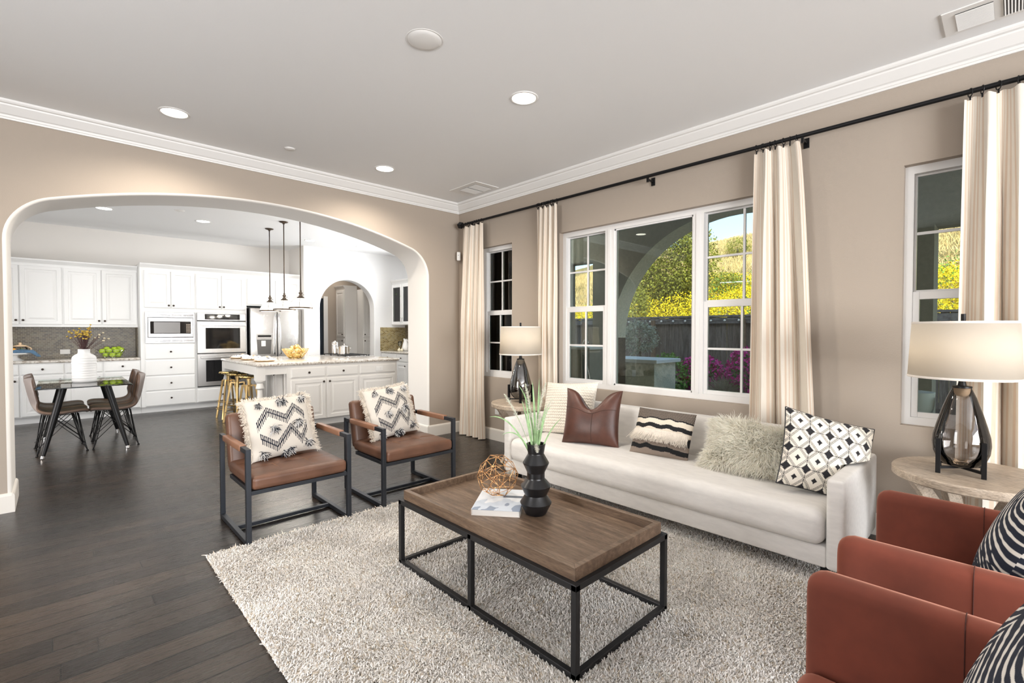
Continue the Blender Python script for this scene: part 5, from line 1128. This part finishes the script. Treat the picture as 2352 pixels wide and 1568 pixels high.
b.box(0, dp_-.015, z0, w, dp_, z1); b.box(0, 0, z0, .018, dp_-.015, z1); b.box(w-.018, 0, z0, w, dp_-.015, z1); b.box(.018, 0, z0, w-.018, dp_-.015, z0+.018); b.box(.018, 0, z1-.018, w-.018, dp_-.015, z1); b.build('carcass', 'cabinet_white', gc)
for z in (1.83, 2.03): MB().box(.02, .03, z, w-.02, dp_-.02, z+.008).build('glass_shelf', 'clear_glass', gc)
pr = [(0, z1), (.012, z1+.03), (.045, z1+.07), (.05, z1+.09), (-dp_, z1+.09), (-dp_, z1)]; MB().prism([(-a, z) for a, z in pr], 0, w, 'x').build('crown', 'cabinet_white', gc)
for k in range(3):
    x0 = .008+k*.43; x1 = x0+.42; q = MB()
    for bx in ((x0, z0+.01, x0+.06, z1-.01), (x1-.06, z0+.01, x1, z1-.01), (x0+.06, z0+.01, x1-.06, z0+.075), (x0+.06, z1-.075, x1-.06, z1-.01)): q.box(bx[0], -.019, bx[1], bx[2], 0, bx[3])
    d = q.build('door', 'cabinet_white', gc, bevel=.003); MB().box(x0+.055, -.012, z0+.07, x1-.055, -.008, z1-.07).build('pane', 'cabinet_glass', d); hx_ = x1-.03 if k % 2 == 0 else x0+.03
    MB().tube([(hx_, -.018, z0+.06), (hx_, -.04, z0+.065), (hx_, -.04, z0+.15), (hx_, -.018, z0+.155)], .004, 8).build('handle', 'bronze', d, smooth=True)
cp_ = thing('ivy_plant', 'small green trailing plant on the top glass shelf of the cabinet', 'plant', (5.66, 9.40, 2.038)); MB().lathe([(0, 0), (.035, 0), (.05, .07), (.045, .07), (0, .06)], 24, cap=False).build('pot', 'ceramic_white', cp_, smooth=True); C = rng.normal(0, 1, (130, 3))*np.array([.06, .07, .06])+np.array([-.03, 0, .12]); leaves('foliage', C, .045, 'shrub_green', cp_, aspect=.7)
pi_ = thing('white_pitcher', 'white ceramic pitcher on the side counter', 'pitcher', (5.58, 9.27, CT)); MB().lathe([(0, 0), (.06, 0), (.078, .03), (.08, .09), (.06, .17), (.045, .22), (.052, .265), (.047, .262), (.04, .22), (0, .2)], 40, cap=False).build('body', 'ceramic_white', pi_, smooth=True); MB().tube([(0, -.055, .23), (0, -.11, .22), (0, -.125, .15), (0, -.075, .07)], .010, 8).build('handle', 'ceramic_white', pi_, smooth=True); MB().tube([(0, .04, .235), (0, .075, .268)], [.022, .014], 12).build('spout', 'ceramic_white', pi_, smooth=True)
wg = thing('wine_glass', 'clear stemmed wine glass beside the white pitcher', 'glass', (5.52, 9.42, CT)); MB().lathe([(0, 0), (.035, 0), (.034, .003), (.005, .008), (.004, .09), (.012, .1), (.036, .125), (.043, .16), (.038, .21), (.036, .21), (.041, .16), (.034, .128), (0, .105)], 32, cap=False).build('bowl_and_stem', 'clear_glass', wg, smooth=True)
for i, (x, yy, w) in enumerate(((5.44, 9.31, 'nearest the wine glass'), (5.46, 9.23, 'nearest the pitcher'), (5.40, 9.25, 'at the counter edge'))):
    t = thing('garlic_bulb', 'pale garlic bulb on the side counter, '+w, 'garlic', (x, yy, CT), 0, 'garlic bulbs by the pitcher'); MB().lathe([(0, 0), (.02, .001), (.034, .02), (.028, .042), (.010, .055), (.005, .075), (0, .076)], 20, cap=False).build('bulb', 'garlic', t, smooth=True)
# hall behind the small arch
cabinet('pantry_cabinet', 'tall cream pantry cabinet seen through the small arch', (4.93, 11.395, 0), -PI/2, .495, 0, 2.36, .30, [('door', .035, 1.235, .46, 2.33, (.415, 1.29)), ('door', .035, .115, .46, 1.19, (.415, 1.14))], m='island_paint', crown=.09)
cabinet('pantry_cabinet', 'white pantry cabinet at the right inside the small arch', (5.235, 10.60, 0), 0, .58, 0, 2.36, .50, [('door', .008, 1.235, .28, 2.33, (.03, 1.29)), ('door', .008, .115, .28, 1.19, (.03, 1.14)), ('door', .30, 1.235, .57, 2.33), ('door', .30, .115, .57, 1.19)], m='island_paint')
light('hall_light', 'AREA', (4.6, 10.9, 3.0), (0, 0, 0), 9, (1, .93, .84), size=.5)
# ---------------------------------------------------------------- outside: covered patio, yard, fence, hill
sbox('patio_floor', 'patio_floor', (4.16, -3.0, -.2, 7.2, 6.6, -.10))
sbox('yard_ground', 'soil', (7.2, -8, -.3, 14, 16, -.12))
sbox('patio_ceiling', 'patio_ceiling', (4.16, -3.0, 3.16, 7.15, 6.6, 3.26))
sbox('roof_shade_block', 'stucco_dark', (-3.1, -5.5, 3.30, 7.15, 12.4, 6.6))  # unseen block over the house, added to shade the yard and fence
AYC, AA, AB_, AZ = 2.75, 1.905, 1.79, 1.255; PX0, PX1 = 6.75, 7.15
b = MB(); ts = np.linspace(PI, 0, 41); P0 = [(AYC-AA*math.cos(t), AZ+AB_*math.sin(t)) for t in ts]     # y runs from +side to -side
P0 = P0[::-1]; P0 = [(P0[0][0], -.1)]+P0+[(P0[-1][0], -.1)]; P0.sort(key=lambda q: 0) if False else None
ys = sorted(P0, key=lambda q: q[0]) if False else P0
top = 3.16
for x, fl_ in ((PX0, 1), (PX1, 0)):
    for i in range(1, len(P0)-2): b.add([(x, P0[i][0], P0[i][1]), (x, P0[i+1][0], P0[i+1][1]), (x, P0[i+1][0], top), (x, P0[i][0], top)], [(0, 1, 2, 3)])
ya, yb = sorted((P0[0][0], P0[-1][0]))
for (y0, y1, z0, z1) in ((yb, 5.06, -.1, top), (5.06, 5.77, 2.60, top), (5.77, 6.6, -.1, top), (.60, ya, -.1, top), (-1.1, .60, 2.50, top), (-3.0, -1.1, -.1, top)): b.box(PX0, y0, z0, PX1, y1, z1)
struct(b.build('wall_arcade', 'stucco_dark')); s = MB().grid(np.array([[(PX0, q[0], q[1]) for q in P0], [(PX1, q[0], q[1]) for q in P0]])).build('arch_reveal', 'stucco', bpy.data.objects['wall_arcade'], smooth=True)  # reveal in the paler stucco; the light it catches is put into the colour
# glazed door in the house wing, seen through the narrow window
b = MB(); y = YA-.02
for q in ((4.30, 0, 4.36, 2.4), (5.05, 0, 5.13, 2.4), (5.85, 0, 5.92, 2.4), (4.36, 2.33, 5.85, 2.4), (4.36, 0, 5.85, .1)): b.box(q[0], y-.05, q[1], q[2], y, q[3])
d1 = struct(b.build('door_1', 'vinyl_white')); MB().box(4.36, y-.02, .1, 5.05, y-.012, 2.33).build('pane', 'door_glass', d1); MB().box(5.13, y-.02, .1, 5.85, y-.012, 2.33).build('pane', 'door_glass', d1)
bc = thing('bar_counter', 'dark stucco bar counter with a faucet on the covered patio', 'counter', (6.45, 5.3, -.1)); MB().box(6.22, 4.72, -.1, 6.70, 6.0, 1.065).build('base', 'stucco_dark', bc, world=True); MB().rbox((6.46, 5.36, 1.085), (.56, 1.34, .04), .008, 2, 1).build('top', 'white_stone', bc, world=True)
MB().tube([(6.32, 4.93, 1.105), (6.32, 4.93, 1.17)]+[(6.32, 4.93-.055+.055*math.cos(a), 1.17+.055*math.sin(a)) for a in np.linspace(0, PI, 12)], .009, 10).build('faucet', 'chrome', bc, smooth=True, world=True)
oc = thing('outdoor_counter', 'stucco outdoor counter with a white stone top beyond the patio arch', 'counter', (7.85, 5.1, -.12)); MB().box(7.50, 4.30, -.12, 8.25, 6.2, .80).build('base', 'stucco', oc, world=True); MB().rbox((7.87, 5.23, .835), (.86, 2.02, .065), .01, 2, 1).build('top', 'white_stone', oc, world=True)
outlet('white outlet on the stucco outdoor counter', (7.498, 4.70, .61), -PI/2, False)
# fence
fe = thing('wooden_fence', 'weathered grey board fence at the back of the yard', 'fence', (12, 4, -.12)); pyy = [6.87-2.39*k for k in range(-2, 6)]
for y in pyy: MB().box(11.88, y-.05, -.12, 11.97, y+.05, 1.66).build('post', 'fence_post', fe, world=True)
for i in range(len(pyy)-1):
    y1, y0 = pyy[i], pyy[i+1]; R_ = np.random.default_rng(i); b = MB(); n = 17
    for k in range(n): a = y0+(y1-y0)*k/n; z = R_.uniform(-.012, .012); o_ = R_.uniform(0, .012); b.box(11.985+o_, a+.003, -.10, 12.005+o_, a+(y1-y0)/n-.003, 1.72+z)
    b.build('board_panel', 'fence_wood', fe, world=True); b = MB(); b.box(11.935, y0, 1.56, 11.98, y1, 1.70); b.box(11.92, y0, 1.72, 12.06, y1, 1.765); b.build('rail', 'fence_rail', fe, world=True)
sl = thing('string_lights', 'string of small white globe bulbs along the fence top', 'string lights', (11.9, 6, 1.66)); yb_ = np.arange(3.9, 8.3, .34); MB().tube([(11.915, y+(.17 if k % 2 else 0), 1.665-(.03 if k % 2 else 0)) for y in yb_ for k in (0, 1)], .006, 5).build('wire', 'black_plastic', sl, world=True)
for y in yb_: MB().ball((11.90, y, 1.63), .03, 12, 8).build('bulb', 'white_stone', sl, smooth=True, world=True)
def bush(name, label, c, r, mat_, size, n, cat='shrub', group=None, trunk=None, shell=.55, flat=1.0, mats2=None, n2=0, size2=.05, aspect=.5):
    t = thing(name, label, cat, (c[0], c[1], trunk if trunk is not None else -.12), 0, group); d = rng.normal(0, 1, (n, 3)); d /= np.linalg.norm(d, axis=1)[:, None]; k = 1+.22*smooth_noise(d[:, 0]*4+d[:, 2]*3, d[:, 1]*4-d[:, 2]*2, 1.6, 31)
    q = d*(rng.uniform(shell, 1, n)**.6*k)[:, None]*np.array(r)+np.array([0, 0, c[2]-t.location.z]); leaves('foliage', q, size, mat_, t, d+rng.normal(0, .8, (n, 3)), aspect)
    if mats2: d = rng.normal(0, 1, (n2, 3)); d /= np.linalg.norm(d, axis=1)[:, None]; q = d*(.95+.2*rng.random(n2))[:, None]*np.array(r)+np.array([0, 0, c[2]-t.location.z]); leaves('blossom', q, size2, mats2, t, d+rng.normal(0, 1, (n2, 3)), .8)
    z0 = 0; MB().tube([(0, 0, z0), (.02, 0, (c[2]-t.location.z)*.5), (0, .02, c[2]-t.location.z)], [max(.02, r[0]*.07)]*2+[.015], 8).build('stem', 'bark', t, smooth=True); return t
bush('olive_tree', 'pale silvery olive tree standing in front of the fence', (11.0, 6.72, 1.22), (.42, .48, .46), 'olive_leaf', .10, 1500, 'tree', aspect=.3)
bush('green_shrub', 'bright green leafy shrub beside the wooden barrel planter', (10.5, 5.62, .33), (.45, .45, .52), 'shrub_green', .09, 1800)
bush('flowering_shrub', 'magenta flowering shrub beside the bright green shrub', (10.9, 5.05, .36), (.36, .50, .40), 'leaf_green', .08, 700, mats2='magenta', n2=900, size2=.075)
bush('flowering_shrub', 'magenta flowering shrub beside the striped curtain edge', (10.9, 3.98, .50), (.36, .42, .46), 'leaf_green', .08, 700, mats2='magenta', n2=900, size2=.075)
dg = thing('dry_grass_clump', 'pale dry grass clump between the magenta shrubs', 'grass', (10.7, 4.42, -.12)); n = 900; d = rng.normal(0, 1, (n, 3)); d[:, 2] = np.abs(d[:, 2])+.35; strands('blades', np.stack([rng.normal(0, .07, n), rng.normal(0, .07, n), np.zeros(n)+.05], 1), d, rng.uniform(.35, .55, n), .005, 'dry_grass', dg, K=4, droop=.6, curl=.25)
C = np.stack([rng.uniform(8.3, 11.6, 1500), rng.uniform(2.6, 6.4, 1500), np.full(1500, -.10)+rng.uniform(0, .03, 1500)], 1); k = rng.random(1500) < .3; o = leaves('ground_leaves', C, .05, 'leaf_green'); tag(o, 'low green ground cover scattered over the dark soil', 'ground cover', None, 'stuff')
br_ = thing('barrel_planter', 'grey wooden half-barrel planter beside the outdoor counter', 'planter', (8.75, 4.86, -.12)); MB().lathe([(0, 0), (.17, 0), (.205, .3), (.215, .56), (.20, .56), (.19, .46), (0, .45)], 28, cap=False).build('staves', 'barrel_wood', br_, smooth=True, auto=40)
for z, r in ((.10, .186), (.42, .215)): MB().lathe([(r-.006, z), (r+.003, z), (r+.003, z+.035), (r-.003, z+.035)], 28, cap=False).build('hoop', 'barrel_hoop', br_)
# patio things behind the big lamp
pb = thing('patio_bench', 'low pale bench on the patio behind the large lamp', 'bench', (5.2, .45, -.1)); MB().rbox((5.2, .45, .60), (.62, 1.1, .10), .03, 3, 3).build('seat', 'white_stone', pb, smooth=True, world=True)
for sx in (-.26, .26):
    for sy in (-.48, .48): MB().cbox((5.2+sx, .45+sy, .225), (.06, .06, .65)).build('leg', 'black_metal', pb, world=True)
pp = thing('patio_pot', 'round pot standing on the patio bench', 'pot', (5.05, .56, .652)); MB().lathe([(0, 0), (.10, 0), (.13, .10), (.135, .22), (.125, .22), (0, .19)], 32, cap=False).build('body', 'vase_white', pp, smooth=True); MB().lathe([(0, .195), (.124, .195)], 24).build('soil', 'soil', pp)
wb = thing('wicker_basket', 'dark wicker basket on the patio bench', 'basket', (5.12, .22, .652)); MB().lathe([(0, 0), (.12, 0), (.135, .05), (.14, .12), (.13, .2), (.122, .2), (0, .18)], 32, cap=False).build('body', 'wicker', wb, smooth=True); MB().tube([(.135*math.cos(a), .135*math.sin(a), .2) for a in np.linspace(0, 2*PI, 33)[:-1]], .008, 8, closed=True).build('rim', 'wicker', wb, smooth=True)
# hill
def hill_z(x, y): return -.2+np.clip(x-13, 0, None)*(.335-.0022*(y-8))-.008*np.clip(x-44, 0, None)**2+.35*smooth_noise(x*.35, y*.35, 1.3, 61)*np.clip((x-13)/6, 0, 1)
x, y = np.meshgrid(np.linspace(12.6, 62, 110), np.linspace(-45, 60, 150)); A = np.stack([x, y, hill_z(x, y)+.08*smooth_noise(x*2, y*2, 1.5, 62)], -1); hl = grid_obj('hill', A[:, ::-1], 'hillside'); struct(hl)
def hz(x, y): return float(hill_z(np.array([x]), np.array([y]))[0])
n = 90000; X_ = 13.4+11*rng.random(n)**1.25; Y_ = rng.uniform(-6, 15, n); dens = smooth_noise(X_*.7, Y_*.7, 1.4, 63); h = (.25+.75*np.clip(1-(X_-13.4)/11, 0, 1))*(.9+.5*dens); Z_ = hill_z(X_, Y_)+np.clip(h, .05, None)*rng.random(n)**.5*1.9; k = dens > -.9
o = leaves('mustard_flowers', np.stack([X_, Y_, Z_], 1)[k], .062, 'mustard', aspect=.8); tag(o, 'mass of yellow mustard flowers on the slope behind the fence', 'flowers', None, 'stuff')
n = 24000; X_ = 13.4+9*rng.random(n)**1.2; Y_ = rng.uniform(-6, 15, n); Z_ = hill_z(X_, Y_)+rng.uniform(.02, 1.1, n); o = leaves('mustard_leaves', np.stack([X_, Y_, Z_], 1), .10, 'shrub_green', aspect=.35); tag(o, 'green stems and leaves under the yellow mustard flowers', 'leaves', None, 'stuff')
n = 90000; X_ = rng.uniform(15, 46, n); Y_ = rng.uniform(-10, 30, n); o = strands('hill_grass', np.stack([X_, Y_, hill_z(X_, Y_)], 1), np.stack([rng.normal(0, .4, n), rng.normal(0, .4, n), np.ones(n)], 1), rng.uniform(.15, .38, n), .018, 'golden_grass', K=1, sides=2, taper=.2); tag(o, 'dry golden grass covering the hillside', 'grass', None, 'stuff')
bush('oak_tree', 'big green oak tree on the slope seen through the patio arch', (17, 9.25, 4.1), (1.7, 1.75, 2.0), 'oak_leaf', .10, 26000, 'tree', trunk=hz(17, 9.25), shell=.3)
bush('oak_tree', 'dark oak tree at the arch edge behind the olive tree', (14.2, 8.95, 2.1), (.8, .55, 1.0), 'oak_leaf', .09, 3000, 'tree', trunk=hz(14.2, 8.9), shell=.3)
for x, y, r, w in ((22, 9.0, .75, 'dark green shrub on the upper slope beside the window mullion'), (16.5, 5.15, .40, 'dark green shrub low on the slope beside the curtain'), (34, 13.2, .9, 'dark green shrub near the top of the dry hillside')):
    bush('hill_shrub', w, (x, y, hz(x, y)+r*.6), (r, r, r*.8), 'oak_leaf', .09, 2200, 'shrub', trunk=hz(x, y), shell=.3)
pf = thing('pipe_fence', 'short white pipe fence piece on the dry hillside', 'fence', (21.5, 7.6, hz(21.5, 7.6))); MB().tube([(0, 0, -.1), (0, 0, .75)], .035, 8).build('post', 'pipe_white', pf); MB().tube([(0, 0, .70), (0, 1.5, .72)], .03, 8).build('rail', 'pipe_white', pf)
